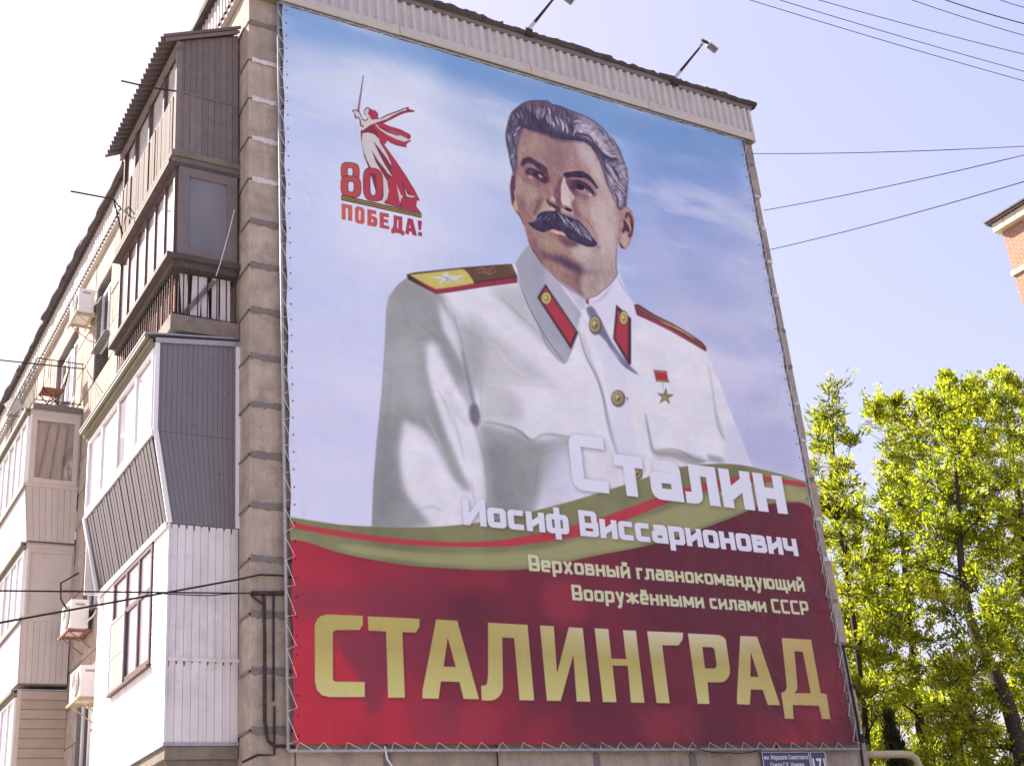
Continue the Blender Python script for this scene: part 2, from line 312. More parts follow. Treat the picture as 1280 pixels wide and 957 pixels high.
def cp(key, txt):
    x0, y0, k = CR[key]
    v = np.array([float(a) for a in txt.replace(',', ' ').split()]).reshape(-1, 2)
    return v/k+[x0, y0]
def paint_sky(p, rng):
    H, W = p.H, p.W
    # colour grid over the sheet (rows top to bottom, columns left to right), as printed
    g = np.array([[(132,158,206),(150,172,216),(130,160,210),(116,150,206),(124,154,208),(138,160,210)],
                  [(184,198,236),(218,221,246),(178,193,230),(122,160,220),(144,164,220),(152,168,222)],
                  [(194,204,246),(226,226,250),(202,210,242),(152,176,228),(154,168,224),(158,172,224)],
                  [(200,208,248),(220,220,250),(196,204,244),(170,182,230),(168,176,226),(172,180,228)],
                  [(198,206,246),(214,216,248),(198,206,244),(170,184,234),(184,186,230),(182,186,230)],
                  [(202,206,246),(212,214,248),(206,210,246),(190,196,240),(200,198,236),(188,190,232)],
                  [(210,210,246),(218,216,248),(212,212,246),(206,206,242),(206,204,240),(194,192,232)],
                  [(216,212,246),(220,216,248),(216,214,246),(212,210,244),(210,208,242),(204,202,238)],
                  [(218,214,246),(222,218,248),(218,214,246),(214,212,244),(212,208,242),(208,204,240)]], np.float32)/255
    gh, gw = g.shape[:2]
    warpx = fractal(H, W, rng, 4)*0.35; warpy = fractal(H, W, rng, 5)*0.5
    yy, xx = np.mgrid[0:H, 0:W].astype(np.float32)
    y = np.clip(yy/H/0.72*(gh-1)+warpy, 0, gh-1.001); x = np.clip(xx/W*(gw-1)+warpx, 0, gw-1.001)
    yi = y.astype(int); xi = x.astype(int); fy = (y-yi)[..., None]; fx = (x-xi)[..., None]
    fy = fy*fy*(3-2*fy); fx = fx*fx*(3-2*fx)
    p.im[:] = (g[yi, xi]*(1-fx)+g[yi, xi+1]*fx)*(1-fy)+(g[yi+1, xi]*(1-fx)+g[yi+1, xi+1]*fx)*fy
    st = fractal(H, W, rng, 5, 5, (1.0, 3.0)); c2 = fractal(H, W, rng, 7, 4, (0.7, 2.2))
    amt = np.clip(0.35+0.9*(xx/W), 0, 1)*np.clip(1.3-yy/H, 0.4, 1)
    p.im += (st*amt*0.12)[..., None]*np.array([1.3, 1.0, 0.55], np.float32)
    cl = np.clip(c2*2.2-0.35, 0, 1)*np.clip(xx/W*1.6-0.5, 0, 1)*np.clip(yy/H*2.2-0.2, 0, 1)
    p.im += (cl*0.10)[..., None]*np.array([0.9, 0.6, 0.45], np.float32)
    wsp = fractal(H, W, rng, 11, 4, (.6, 2.6)); wv_ = np.clip(wsp*2.4-.25, 0, 1)*np.clip(1.2-yy/H*1.2, .3, 1)
    p.im += (np.array([.86, .87, .97], np.float32)-p.im)*(wv_*.5)[..., None]
    p.im += (np.array([.84, .85, .95], np.float32)-p.im)*.17
    # pale clouds and a lilac bank at the right
    for key, t, c, b, a in (('B','560 160 640 150 720 170 800 190 860 240 800 250 700 230 600 210',(214,204,236),6,.5),
                            ('B','700 330 780 340 850 400 840 450 780 470 720 440 690 380',(216,208,240),5,.6),
                            ('B','640 230 720 240 800 260 850 330 780 330 700 300',(176,184,228),6,.5),
                            ('B','800 600 860 570 960 545 990 600 1000 740 900 720 820 680',(186,184,228),7,.75),
                            ('B','380 40 520 30 680 50 850 90 830 130 640 110 450 90',(172,182,228),7,.5),
                            ('P','800 190 860 200 920 212 925 240 860 235 800 220',(126,152,216),9,.6),
                            ('P','352 12 420 30 520 60 640 100 700 120 660 110 500 72 352 46',(112,156,224),10,.55),
                            ('P','560 70 680 100 760 126 840 156 925 184 925 215 840 200 760 170 700 150 640 118 560 100',(110,150,210),12,.6)):
        p.fill(cp(key, t), c, b, a)
def paint_jacket(p, rng, R):
    W1=(230,225,240); W2=(212,207,226); G1=(186,182,191); G2=(158,155,161); G3=(128,125,134); D1=(100,94,116)
    body = np.concatenate([cp('P','464.5 657 467 601 471 551 477 493 481 430 483 385 486 371 496 357 508 347 560 338 620 333 643 330'),
                           cp('P','652 318 662 308 690 330 705 345 740 345 765 340 773 337'),
                           cp('P','782 362 793 380 840 404 883 437 892 458 903 486 917 522 928 550 937 575 945 590 940 640 700 680 480 670')])
    cl = p.mask(body, 0.4, False)
    p.fill(body, W1, 0.5, 1, False)
    F = lambda k, t, c, b=3, a=1.0: p.fill(cp(k, t), c, b, a, clip=cl)
    S = lambda k, t, w, c, b=.6, a=1.0, tp=True: p.line(cp(k, t), w, c, b, a, tp, clip=cl)
    # left sleeve in shade
    F('A','150 120 240 165 275 190 330 300 345 400 365 520 350 545 300 450 240 330 215 350 240 480 275 590 310 700 340 790 300 760 230 640 175 600 150 620 130 700 155 820 240 900 190 930 20 940 60 500 80 250 90 170',G2,4,1)
    F('A','80 330 140 300 200 340 190 420 220 520 190 560 130 520 90 560 70 600 75 450',G1,6,.6)
    F('A','60 560 100 600 120 740 130 860 60 920 30 920',G3,6,.5)
    F('A','140 590 165 600 200 670 240 740 290 830 320 880 350 930 250 930 190 870 150 800 135 700',W1,3,.95)
    F('A','225 345 260 400 310 480 350 540 370 600 400 680 415 780 420 900 360 900 300 800 285 760 330 800 355 790 320 700 280 620 245 520 220 420',W1,2.5,.95)
    F('A','250 195 275 230 300 270 325 340 345 420 330 400 290 330 260 270',W1,2.5,.9)
    F('A','270 190 330 250 345 330 350 430 370 540 350 530 335 430 320 340 300 280',W2,2,.6)
    F('A','285 650 300 700 330 760 355 790 350 815 320 790 290 740',G2,2.5,.8)
    F('A','285 480 320 540 350 590 340 600 300 560 270 520',W2,2,.7)
    F('A','150 130 200 150 250 170 260 230 250 300 220 330 180 300 120 310 90 330 85 200',G2,4,.7)
    # sleeve seam and armpit
    S('A','330 360 345 430 360 500 375 560',4.5,D1,1.6,.7); S('A','300 240 325 320 345 420 358 500',1.2,G3,.6,.8)
    F('A','355 540 375 530 390 570 378 605 355 580',D1,1.6,.85)
    S('A','370 600 400 690 412 790 418 900',3,G3,1.2,.7)
    # body under the pocket flap
    F('A','385 600 440 605 500 625 555 650 600 650 650 640 700 640 700 700 620 690 590 760 570 850 540 950 420 930 415 800 400 690',G2,4,.95)
    F('A','420 640 500 680 540 760 520 880 430 860 410 740',G3,6,.55)
    F('A','610 660 700 660 720 800 680 900 600 900 600 760',(212,206,232),6,.9)
    F('B','0 585 70 620 140 625 200 630 150 700 110 790 60 880 0 880',G2,6,.55)
    # pocket flap
    F('A','388 460 470 465 560 470 650 475 700 480 700 630 620 625 560 648 520 615 450 590 400 588 390 520',W1,1.5,.95)
    F('A','388 470 450 470 500 500 520 560 500 590 430 590 400 585',G1,5,.6)
    S('A','398 588 450 596 510 615 556 648 600 628 700 640',2.4,G3,.8,.8); S('A','388 460 392 530 400 586',1.1,G1,.5)
    S('A','388 460 470 464 560 470 650 476',1.2,G1,.8,.7)
    # chest folds at left
    F('A','345 240 400 270 460 320 520 380 600 440 640 460 560 460 450 455 390 460 365 500 350 420 335 320',G1,7,.75)
    F('A','330 270 370 300 400 360 385 440 360 500 345 400',G2,6,.6)
    F('A','420 165 500 150 560 260 640 380 600 340 520 270 470 210',G1,4,.7)
    x0, y0, x1, y1 = 0, int(p.H*.25), p.W, int(p.H*.75); gg = fractal(y1-y0, x1-x0, rng, 22, 3, (1, .8)); g2 = fractal(y1-y0, x1-x0, rng, 90, 2)
    p.im[y0:y1] += ((gg*.045+g2*.02)*cl[y0:y1])[..., None]
    for t in ('A 300 560 320 640 340 720','A 250 480 280 540 300 600','A 100 420 95 520 80 620','A 180 260 230 300 260 330','A 450 180 520 250 580 300','A 430 700 470 760 500 840','A 180 880 230 860 270 880','A 120 180 150 240 160 300','A 360 780 370 840 380 900','A 580 690 570 760 560 820'):
        q = t.split(' ', 1); S(q[0], q[1], 1.6, G3, 1.1, .40)
    for t in ('A 320 440 335 500 345 540','A 210 560 240 620 270 680','A 150 640 170 700 200 760','A 420 320 480 400 540 440','A 560 640 600 640 660 650','B 420 480 440 560 460 640','B 560 500 620 560 680 580'):
        q = t.split(' ', 1); S(q[0], q[1], 2.2, (238,234,246), 1.2, .45)
    # collar left in shade with its piping
    p.fill(cp('P','644 329 652 316 661 306 672 322 684 338 700 352 715 363 729 384 726 408 716 436 707 455 698 446 688 430 674 408 658 376 650 352'),(168,166,184),.5,1,False)
    F('n1','0 100 60 250 250 420 450 620 540 780 520 900 300 620 100 420 -40 300',(160,158,178),3,.7)
    F('B','20 60 60 120 90 220 130 260 180 290 200 340 150 300 90 250 60 180 20 130',G1,3,.6)
    S('B','15 30 50 130 95 220 140 290 185 350',1.6,D1,.7,.8); S('B','95 220 120 280 160 330 182 350',3,G3,1,.7)
    F('n1','320 470 420 560 530 720 600 790 570 950 500 1100 540 900 560 800 470 680 380 560',W1,.8,1)
    F('n1','300 440 420 530 540 600 610 640 612 760 560 730 430 590',(196,190,216),.8,.9)
    S('n1','330 470 450 600 560 730 612 780',1.0,W1,.3,.8)
    # collar right
    F('n1','660 640 800 570 920 450 1010 330 1030 340 1100 480 1200 600 1280 700 1330 800 1250 1000 1100 900 980 900 860 980 780 830 700 740 650 730',(224,218,244),.8,1)
    S('n1','690 690 800 640 880 560 950 460',2.2,(170,166,196),.9,.8)
    S('n1','1020 330 1050 420 1120 540 1200 640',.9,(150,146,190),.4,.9)
    S('B','375 20 400 80 430 140',1.0,(170,168,205),.4)
    # placket lines and shade
    F('B','262 158 285 150 320 210 345 260 370 300 410 350 445 385 400 360 355 310 330 270 300 240 280 200',(112,104,142),.8,.9)
    S('B','235 235 260 320 300 400 322 470 335 540 352 610 372 670',2.4,(120,112,146),.8,.9)
    S('B','248 240 275 330 318 440',3.5,G1,1.5,.6); S('B','330 500 345 570 375 670',4,G1,1.8,.7)
    F('B','240 200 262 200 300 300 330 420 350 540 380 680 440 690 425 560 410 450 380 330 330 280 290 230',(218,212,240),2,.5)
    S('B','372 330 400 360 445 388',1.4,D1,.5,.8)
    # right pocket and folds
    S('B','470 525 480 580 492 640 500 660',2.2,G3,.9,.85)
    F('B','485 610 500 650 560 655 620 665 680 690 640 705 560 680 500 670',G2,2,.9)
    S('B','500 655 560 650 600 660 650 690 690 690 740 690',1.6,G3,.8,.8)
    F('B','690 670 740 680 745 700 700 690',G2,1.2,.8)
    S('B','690 350 705 430 715 500 735 570 755 625',2.0,G1,1.0,.9); S('B','712 510 730 580 752 622',2.2,G2,.8,.8)
    S('B','745 460 765 500 790 560 800 600',1.0,(186,182,214),.8,.7); S('B','686 310 710 360 740 430 775 520 800 600 835 690',.8,(176,172,210),.4,.8)
    F('B','780 560 830 690 760 700 740 660',(210,206,236),3,.7)
    F('A','600 100 640 100 700 150 700 330 640 250 600 170',(226,220,246),3,.3)
    # sleeve outline
    S('A','150 125 120 148 90 190 83 330 70 500 55 650 45 780 38 920',.8,(120,116,150),.3,.8,False)
    S('n1','0 90 100 210 250 370 400 490 540 590 620 640',1.3,(104,84,96),.4,.9)
    S('n1','1000 130 1000 250 1016 310 960 400 860 500 760 580 660 630 650 690',1.6,(88,56,84),.4,.95)
    F('n1','615 610 655 630 660 690 630 690',(140,84,110),.3)
    # straps
    RD=(150,52,72); OL=(96,84,72); GD=(206,190,104)
    st = cp('A','150 112 175 106 330 90 430 82 490 78 508 120 508 138 400 152 300 168 245 175 155 128')
    p.fill(st, (74,46,50), .4, 1, False)
    p.fill(cp('A','160 113 330 94 365 110 368 145 300 156 245 165'), GD, .4, 1, False)
    p.fill(cp('A','335 93 430 85 490 81 500 118 420 128 368 137 352 112'), (104,72,58), .4, 1, False)
    p.fill(cp('A','168 122 245 160 300 153 400 136 506 122 508 136 400 151 300 167 245 174'), (158,50,72), .3, 1, False)
    p.fill(cp('A','222 120 258 118 280 104 292 117 340 114 310 128 345 140 290 134 255 146 262 128'), (214,212,218), .3, 1, False)
    p.line(cp('A','258 118 285 128 262 142'), 1.0, (130,126,130), .3); p.line(cp('A','292 117 280 128 340 138'), .8, (150,146,140), .3)
    for t in ('372 98 395 92 415 100 430 88 438 100','380 108 400 104 420 110 440 100','395 90 405 112','418 88 424 112'):
        p.line(cp('A', t), 1.1, (176,150,150), .3, .8)
    p.line(cp('A','370 104 400 98 436 95'), 1.2, (150,44,60), .3, .8)
    p.line(cp('A','472 84 490 90 492 112'), 3, (120,92,62), .3, .9)
    st2 = cp('B','430 142 445 140 500 175 560 205 620 240 668 272 684 292 684 308 620 270 560 235 500 205 440 178')
    p.fill(st2, (120,52,66), .4, 1, False)
    p.line(cp('B','440 150 500 185 560 210 620 248 672 288'), 3.2, (118,98,84), .4)
    p.line(cp('B','520 200 580 225 640 260'), 1.6, (202,186,140), .3); p.line(cp('B','445 165 520 208 600 252 678 302'), 1.4, (190,70,84), .3)
    for t in ('446 142 452 158','470 155 486 182','490 168 500 190','560 208 575 222','600 232 615 250'): p.line(cp('B', t), .9, (60,44,50), .2)
    # collar tabs
    for k, o, i in (('B','118 70 233 240 207 300 88 118','118 82 224 238 205 282 98 118'), ('B','368 142 420 190 420 350 412 355 357 262 362 200','372 158 410 196 409 332 365 258 370 200')):
        p.fill(cp(k, o), (62,40,56), .4, 1, False); p.fill(cp(k, i), (176,56,76), .3, 1, False)
    for (x0,y0,x1,y1) in ((92,118,205,292),(124,84,228,240),(366,170,361,260),(361,262,412,348)):
        n = max(3, int(np.hypot(x1-x0, y1-y0)/9))
        for q in range(n):
            t = (q+.3)/n; x, y = x0+(x1-x0)*t, y0+(y1-y0)*t
            p.line(cp('B', f'{x} {y} {x+(x1-x0)*.35/n} {y+(y1-y0)*.35/n}'), .8, (206,190,150), .15, .8, False, False)
    for x, y, rx, ry in ((120,120,18,22),(394,188,15,24)):
        el = lambda a, ox=0, oy=0: ' '.join(f'{x+ox+rx*a*np.cos(q)} {y+oy+ry*a*np.sin(q)}' for q in np.linspace(0, 2*np.pi, 14)[:-1])
        p.fill(cp('B', el(1.05)), (96,70,50), .3); p.fill(cp('B', el(.92)), (208,188,118), .3); p.fill(cp('B', el(.55)), (150,128,84), .4); p.fill(cp('B', el(.28, -2, -2)), (224,208,150), .3)
    for x, y, rx, ry in ((293,212,21,31),(373,470,23,27),(440,732,17,24)):
        el = lambda a, ox=0, oy=0: ' '.join(f'{x+ox+rx*a*np.cos(q)} {y+oy+ry*a*np.sin(q)}' for q in np.linspace(0, 2*np.pi, 14)[:-1])
        p.fill(cp('B', el(1.1, 2, 3)), (96,84,110), .6, .8); p.fill(cp('B', el(1.0)), (110,94,78), .3); p.fill(cp('B', el(.85, -1, -1)), (184,166,118), .3)
        p.fill(cp('B', el(.6)), (128,112,84), .4); p.fill(cp('B', el(.34, -2, -3)), (206,190,146), .3); p.fill(cp('B', el(.16, 2, 3)), (86,70,66), .2)
    p.line(cp('B','395 472 408 470 408 482'), 1.2, (110,104,140), .4)
    # medal: ribbon, bar and star
    p.fill(cp('B','500 372 545 376 552 412 508 408'), (176,52,70), .3, 1, False); p.fill(cp('B','498 370 546 374 548 381 500 378'), (150,128,92), .2, 1, False)
    p.fill(cp('B','506 404 554 408 556 416 508 412'), (150,128,92), .2, 1, False); p.line(cp('B','532 414 534 445'), 1.6, (150,128,92), .2)
    cx, cy = 541, 465
    star = lambda r, r2: ' '.join(f'{cx+(r if q%2==0 else r2)*np.sin(q*np.pi/5+.08)} {cy-(r if q%2==0 else r2)*np.cos(q*np.pi/5+.08)}' for q in range(10))
    p.fill(cp('B', star(31,11)), (78,72,58), .3, 1, False); p.fill(cp('B', star(25,9)), (160,146,96), .3, 1, False)
    p.line(cp('B','541 440 541 465 562 460'), .8, (90,80,58), .2); p.line(cp('B','541 465 528 486'), .8, (210,200,150), .2)
def paint_head(p, rng, R):
    face = cp('F','150 250 140 320 134 390 132 420 124 470 128 540 150 580 165 600 185 640 200 700 215 735 250 790 300 840 360 880 440 938 500 905 545 870 565 830 563 780 566 715 575 700 580 722 598 732 615 712 630 670 637 612 625 572 605 555 612 460 560 330 480 250 300 200 180 210')
    fm = p.mask(face, .3, False)
    F = lambda k, t, c, b=3, a=1.0: p.fill(cp(k, t), c, b, a, clip=fm)
    S = lambda k, t, w, c, b=.6, a=1.0, tp=True: p.line(cp(k, t), w, c, b, a, tp, clip=fm)
    B0=(164,134,142); LT=(198,182,192); MD=(176,150,156); SH=(122,88,106); DK=(84,62,92); OL=(170,150,146); RD=(150,108,118)
    p.fill(face, B0, .5, 1, False)
    # big planes of the face
    F('H','200 270 260 275 400 330 560 370 560 520 520 620 440 600 380 520 200 480 180 400',(158,130,138),5,.9)
    F('H','620 350 740 390 800 480 850 600 900 760 950 900 960 1100 800 1100 830 900 800 700 730 600 690 520 600 480',LT,5,1)
    F('H','520 380 640 380 660 500 620 560 540 560 500 480',(170,140,148),5,.8)
    F('H','210 400 240 330 300 300 340 380 300 440 230 470 205 520',(178,156,152),4,.7)
    F('H','470 430 530 420 560 520 540 590 500 600 470 560',(146,112,122),4,.55)
    F('H','640 370 720 380 740 430 700 440 640 420',(190,172,184),4,.7)
    F('F','400 440 500 500 540 560 570 700 560 850 440 930 400 880 440 760 480 700 440 600 420 560',LT,5,.9)
    F('F','150 420 200 450 260 470 280 520 250 580 210 610 180 600 160 540',(172,148,148),4,.9)
    F('e1','190 420 300 450 360 520 420 560 500 600 480 700 400 760 330 760 260 680 200 600',(178,158,152),3,.7)
    F('e1','190 640 300 700 330 830 300 957 200 900 180 760',(152,114,128),3,.7)
    F('e1','560 520 700 560 640 640 540 700 470 800 500 700',(160,122,126),2.5,.7)
    F('m1','60 130 150 120 290 200 300 300 250 330 230 400 300 480 420 560 420 700 340 620 260 560 200 500 150 340 110 230',(160,122,128),3,.8)
    # jaw, chin, neck
    F('m1','300 470 420 520 560 540 700 620 760 700 740 780 640 830 520 800 440 720 340 600',(172,148,142),4,.9)
    F('m1','420 580 520 570 640 660 640 740 560 740 470 680',(182,164,154),4,.7)
    F('m1','220 560 340 600 420 700 500 800 480 957 400 957 300 800',(146,112,122),3,.8)
    F('n1','60 40 200 90 300 110 420 170 560 230 620 270 600 330 560 380 540 300 430 280 320 210 200 160 100 130',DK,3.5,.72)
    F('n1','260 90 380 110 520 200 600 280 560 330 500 300 400 240 300 170',(76,56,84),3.5,.5)
    F('n1','500 290 570 300 580 380 560 470 570 560 620 640 540 580 480 500 440 400 480 340',(118,90,100),3,.75)
    F('n1','110 150 240 190 360 260 430 330 470 440 540 560 440 510 330 430 220 330 130 220',(166,132,132),3,.9)
    F('n1','600 320 720 290 860 260 960 240 980 330 900 430 800 520 700 590 640 600 600 500 580 420',(176,160,166),4,1)
    F('n1','590 280 700 260 860 250 820 300 700 310 610 330',(146,112,122),3,.75)
    F('n1','440 20 560 20 700 60 820 160 760 230 640 240 560 190 470 120',(190,176,186),4,.9)
    F('m1','880 720 960 680 1080 670 1180 720 1200 820 1100 860 980 850 900 800',(196,184,190),3.5,.95)
    F('m2','100 600 200 570 300 620 400 640 420 720 300 760 200 740 120 700',(198,186,194),4,.9)
    F('m2','300 760 500 700 700 640 720 900 600 957 400 940',(182,164,172),5,.8)
    F('m2','440 540 480 560 490 610 450 640 420 600',(160,132,138),2,.6)
    # eyes: left
    F('e1','260 190 330 180 420 200 500 240 600 300 680 380 700 460 620 500 500 500 400 440 320 380 290 280',(146,110,124),2.2,.9)
    F('e1','260 380 350 420 440 480 560 520 520 540 420 500 320 450',(138,100,114),2,.7)
    F('e1','300 190 400 180 480 220 500 260 420 230 330 240',(160,126,136),1.2,.8)
    F('e1','320 290 370 240 440 260 520 300 560 340 600 400 640 440 600 465 540 440 480 400 420 360 350 350',(88,64,86),1.0,.85)
    F('e1','440 300 520 310 560 360 520 380 470 370',(62,46,78),.6,.85)
    F('e1','250 200 255 140 300 95 350 80 420 95 480 135 550 175 610 215 640 260 640 320 600 330 540 280 480 225 420 180 360 165 310 190 285 215',(78,60,82),.9,.93)
    F('e1','520 240 600 230 640 300 680 380 695 430 660 440 600 380 550 320',(98,70,90),1.3,.8)
    F('e1','560 380 640 390 680 430 640 460 580 450',(84,62,84),1,.6)
    F('e1','350 355 400 355 440 385 425 410 375 400',(176,154,150),.6,.85)
    F('e1','510 335 540 340 570 375 555 390 520 370',(196,180,188),.35,.85)
    S('e1','330 300 380 250 450 262 530 300 600 370 650 430',1.3,(48,34,64),.3,.8); S('e1','420 235 500 270 540 300',.9,(160,128,144),.3,.7)
    S('e1','240 350 280 380 330 420',.8,(134,98,110),.4,.6)
    # eyes: right
    F('e2','0 270 100 260 220 270 320 340 400 430 430 540 380 560 300 500 180 440 60 440 0 420',(140,104,120),2,.85)
    F('e2','60 470 200 480 330 540 300 600 200 600 100 540',(140,102,116),2.2,.85)
    F('e2','100 560 300 620 400 600 440 640 340 720 200 700 130 640',(172,138,140),4,.6)
    F('e1','885 340 900 315 1000 300 1080 290 1196 300 1196 385 1100 385 1000 378 920 385',(66,54,82),.7,.97)
    F('e2','-20 200 60 185 150 180 250 195 320 240 380 310 430 390 450 430 420 425 370 370 310 310 240 270 140 255 40 262 -20 270',(68,52,78),.7,.97)
    F('e2','300 260 360 290 420 370 445 425 400 400 340 330',(100,70,90),.7,.6)
    F('e2','40 400 70 320 130 310 220 330 300 380 350 440 400 510 395 535 350 500 290 450 240 440 180 440 110 430 60 450',(84,60,88),.8,.9)
    F('e2','100 350 180 360 240 390 290 430 240 450 160 440 115 400',(50,42,76),.5,.95)
    S('e2','60 330 130 310 230 345 310 410 390 500',1.5,(52,36,64),.3,.9); S('e2','90 300 170 295 250 330 330 400',.8,(150,116,132),.3,.7)
    F('e2','235 425 260 430 262 455 235 450',(180,164,190),.3,.9); F('e2','305 500 330 505 360 530 330 550 308 525',(204,188,200),.4,.95)
    S('e2','120 455 200 480 300 500',.8,(160,126,136),.4,.6)
    for t in ('430 500 460 480 480 460','420 520 470 505','440 545 490 540'): S('e2', t, .7, (150,126,134), .3, .7)
    F('e1','920 400 1000 410 1040 460 1000 560 1040 640 960 540 920 460',(110,78,102),1.2,.8)
    F('e1','1000 450 1060 430 1100 560 1060 640 1010 560',(92,66,92),1.2,.6)
    # brow furrow and nose
    F('e1','700 260 780 300 820 400 800 500 760 560 700 500 690 400',(158,124,130),1.8,.8)
    S('e1','750 250 780 310 800 380',1.8,(186,160,160),.8,.7)
    F('e1','820 400 880 380 870 460 850 560 850 680 830 780 780 760 740 660 760 540',(130,94,112),1.3,.9)
    F('e1','890 380 915 430 940 500 990 590 1040 660 1040 720 1010 740 1020 850 980 830 940 800 880 790 855 740 850 640 850 520 870 440',(204,188,198),.6,.97)
    F('e1','850 660 900 650 1000 700 1000 780 900 790 860 750',(212,198,208),1,.8)
    F('e1','730 560 780 640 800 720 780 820 860 850 860 800 840 700 820 600',(122,84,104),1.2,.8)
    F('e1','700 660 740 670 770 720 740 750 700 720',(196,176,172),.8,.95)
    F('e1','680 730 700 730 720 790 700 780',(200,180,176),.3,.8)
    F('e1','640 700 690 740 760 790 830 830 850 900 780 900 720 830 650 790',(88,60,84),.8,.9)
    F('e1','600 720 640 760 700 830 760 850 740 880 640 880 520 900 560 820',(186,164,158),.8,.9)
    F('e1','500 700 590 690 570 760 520 860 470 957 430 900 470 800',(128,88,108),1.6,.7)
    F('e1','700 820 760 850 760 880 710 870',(196,178,178),.3,.9)
    F('e1','900 840 950 835 1000 855 1020 885 980 890 930 870',(58,40,66),.4,.97)
    F('e1','850 850 900 850 960 895 1040 900 1040 950 960 940 880 910',(186,164,176),.6,.9)
    S('e1','1040 900 1030 840 1010 760',1.2,(206,188,196),.4,.8)
    F('e1','1030 720 1070 760 1100 860 1160 957 1060 957 1050 880',(142,106,122),1.5,.85)
    F('e2','60 620 120 700 200 800 260 900 300 1000 220 957 130 840 60 740',(142,108,120),1.8,.8)
    F('e2','130 680 260 760 320 860 400 957 320 1000 240 880',(182,152,156),3,.7)
    F('m2','180 100 300 220 400 330 450 440 400 470 330 380 240 240',(180,152,150),2.5,.8)
    # mouth
    F('m1','560 450 640 440 740 480 820 540 860 600 800 620 700 600 600 560',(176,138,142),1.2,.9)
    F('m1','570 450 620 445 700 475 780 505 780 530 700 510 620 490',(210,186,190),.6,.95)
    F('m1','560 510 660 520 760 550 800 590 740 600 640 580',(166,126,130),1,.7)
    F('m1','700 540 830 560 960 620 1000 660 900 700 800 680 700 610',(116,80,102),2,.85)
    S('m1','640 520 740 545 820 575',1.4,(120,76,92),.6,.7)
    for k, t, w, c, a in (('e1','300 100 420 60 560 90',.8,(140,110,120),.35),('H','300 340 400 350 500 385',.8,(140,112,122),.3),('H','320 380 420 395 500 425',.8,(144,116,124),.3),('e2','330 620 420 600 480 560',.8,(150,122,130),.4),('e1','480 690 420 780 380 900',1.4,(124,88,104),.5),
                          ('m2','170 60 240 150 330 250 400 360',1.2,(138,106,116),.5),('e1','420 560 520 590 600 560',.8,(134,100,112),.5),('e2','110 610 220 650 330 630',.8,(140,108,118),.5),('m1','420 640 520 700 600 720',1.0,(150,120,122),.4),('m1','150 300 190 420 250 520',1.4,(134,98,108),.5)):
        S(k, t, w, c, .6, a)
    # moustache
    mo = cp('m1','240 340 300 335 350 300 390 220 450 180 540 165 660 170 720 195 790 225 880 270 960 290 1010 340 1080 400 1140 480 1196 560 1230 620 1300 700 1260 712 1196 705 1140 710 1060 660 980 650 900 610 840 570 770 480 680 450 600 430 540 455 480 480 420 470 360 440 290 400')
    mo2 = np.concatenate([cp('m1','240 340 300 335 350 300 390 220 450 180 540 165 660 170 720 195 790 225 880 262'), cp('m2','60 150 140 170 200 230 280 320 340 400 390 470 430 520 430 555 380 575 310 580 240 560 170 530 100 500 40 470'), cp('m1','840 570 770 480 680 450 600 430 540 455 480 480 420 470 360 440 290 400')])
    p.fill(mo2, (66,54,86), .5, 1, True, clip=fm); mm = p.mask(mo2, .3)
    p.fill(cp('m1','300 340 400 300 520 330 640 400 600 430 500 470 400 460 320 400'), (60,46,80), 1, .8, clip=mm)
    p.fill(cp('m1','640 380 760 420 840 520 900 600 780 500 690 450'), (78,48,78), .8, .7, clip=mm)
    for q in range(150):
        t = R.random(); d = R.random()
        if t < .42:      # left wing combed down and out
            u = t/.42; x = 660-u*340+R.uniform(-15,15); y = 185+u*90+d*190*(1-.45*u); L = R.uniform(35,80); a = np.pi*(.62+.28*u)
        else:            # right wing combed down to the right
            u = (t-.42)/.58; x = 700+u*460+R.uniform(-15,15); y = 200+u*330+d*190*(1-.35*u); L = R.uniform(50,110); a = np.pi*(.36-.06*u)
        x2, y2 = x+L*np.cos(a), y+L*np.sin(a); lite = d < .45 and R.random() < (.85 if t > .42 else .4)
        c = (150+R.randint(-25,30),)*2 if lite else (60+R.randint(-12,26),)*2
        c = (c[0], c[0]-8, c[0]+28 if lite else c[0]+22)
        p.line(cp('m1', f'{x} {y} {(x+x2)/2+6} {(y+y2)/2-4} {x2} {y2}'), R.uniform(.35,.8), c, .15, .8 if lite else .5, clip=mm)
    for t in ('740 250 800 330 860 400','790 240 860 330 920 400','680 190 760 280 800 360','900 310 980 410 1030 500 1090 560','980 330 1060 430 1140 540 1190 620','1000 400 1070 480 1130 570','940 420 990 480 1040 540','1050 400 1120 480 1180 560','870 330 910 390'):
        S('m1', t, .9, (176,170,196), .25, .8)
    for t in ('700 210 740 230 760 260','760 190 830 215 900 250 960 300','820 200 900 240 980 310'): S('m1', t, 1.2, (140,128,150), .3, .7)
    for q in range(46):      # loose hairs along the lower and upper edges
        u = R.random(); x, y = (300+u*300, 440+10*np.sin(u*3)) if R.random() < .35 else (850+u*430, 590+u*120)
        p.line(cp('m1', f'{x} {y-30} {x+10} {y-8} {x+24} {y+R.uniform(4,22)}'), .5, (70,56,86), .2, .6, clip=fm)
    for q in range(34):
        u = R.random(); x, y = 900+u*360, 285+u*320
        p.line(cp('m1', f'{x} {y} {x+22} {y+24} {x+40} {y+50}'), .5, (112,100,126), .2, .6, clip=fm)
    # ear
    F('m2','800 0 860 40 840 120 800 160 760 300 740 500 780 560 840 600 900 560 940 480 985 330 990 200 960 100 900 20 860 -20',(178,146,150),.8,.9)
    F('m2','850 110 870 70 910 60 950 110 975 200 980 320 950 420 900 440 905 380 935 330 935 240 920 160 895 120 880 160 850 150',(112,66,80),.7,.95)
    F('m2','830 170 880 230 915 300 915 370 880 350 850 340 830 385 805 340 830 270',(100,64,80),.7,.95)
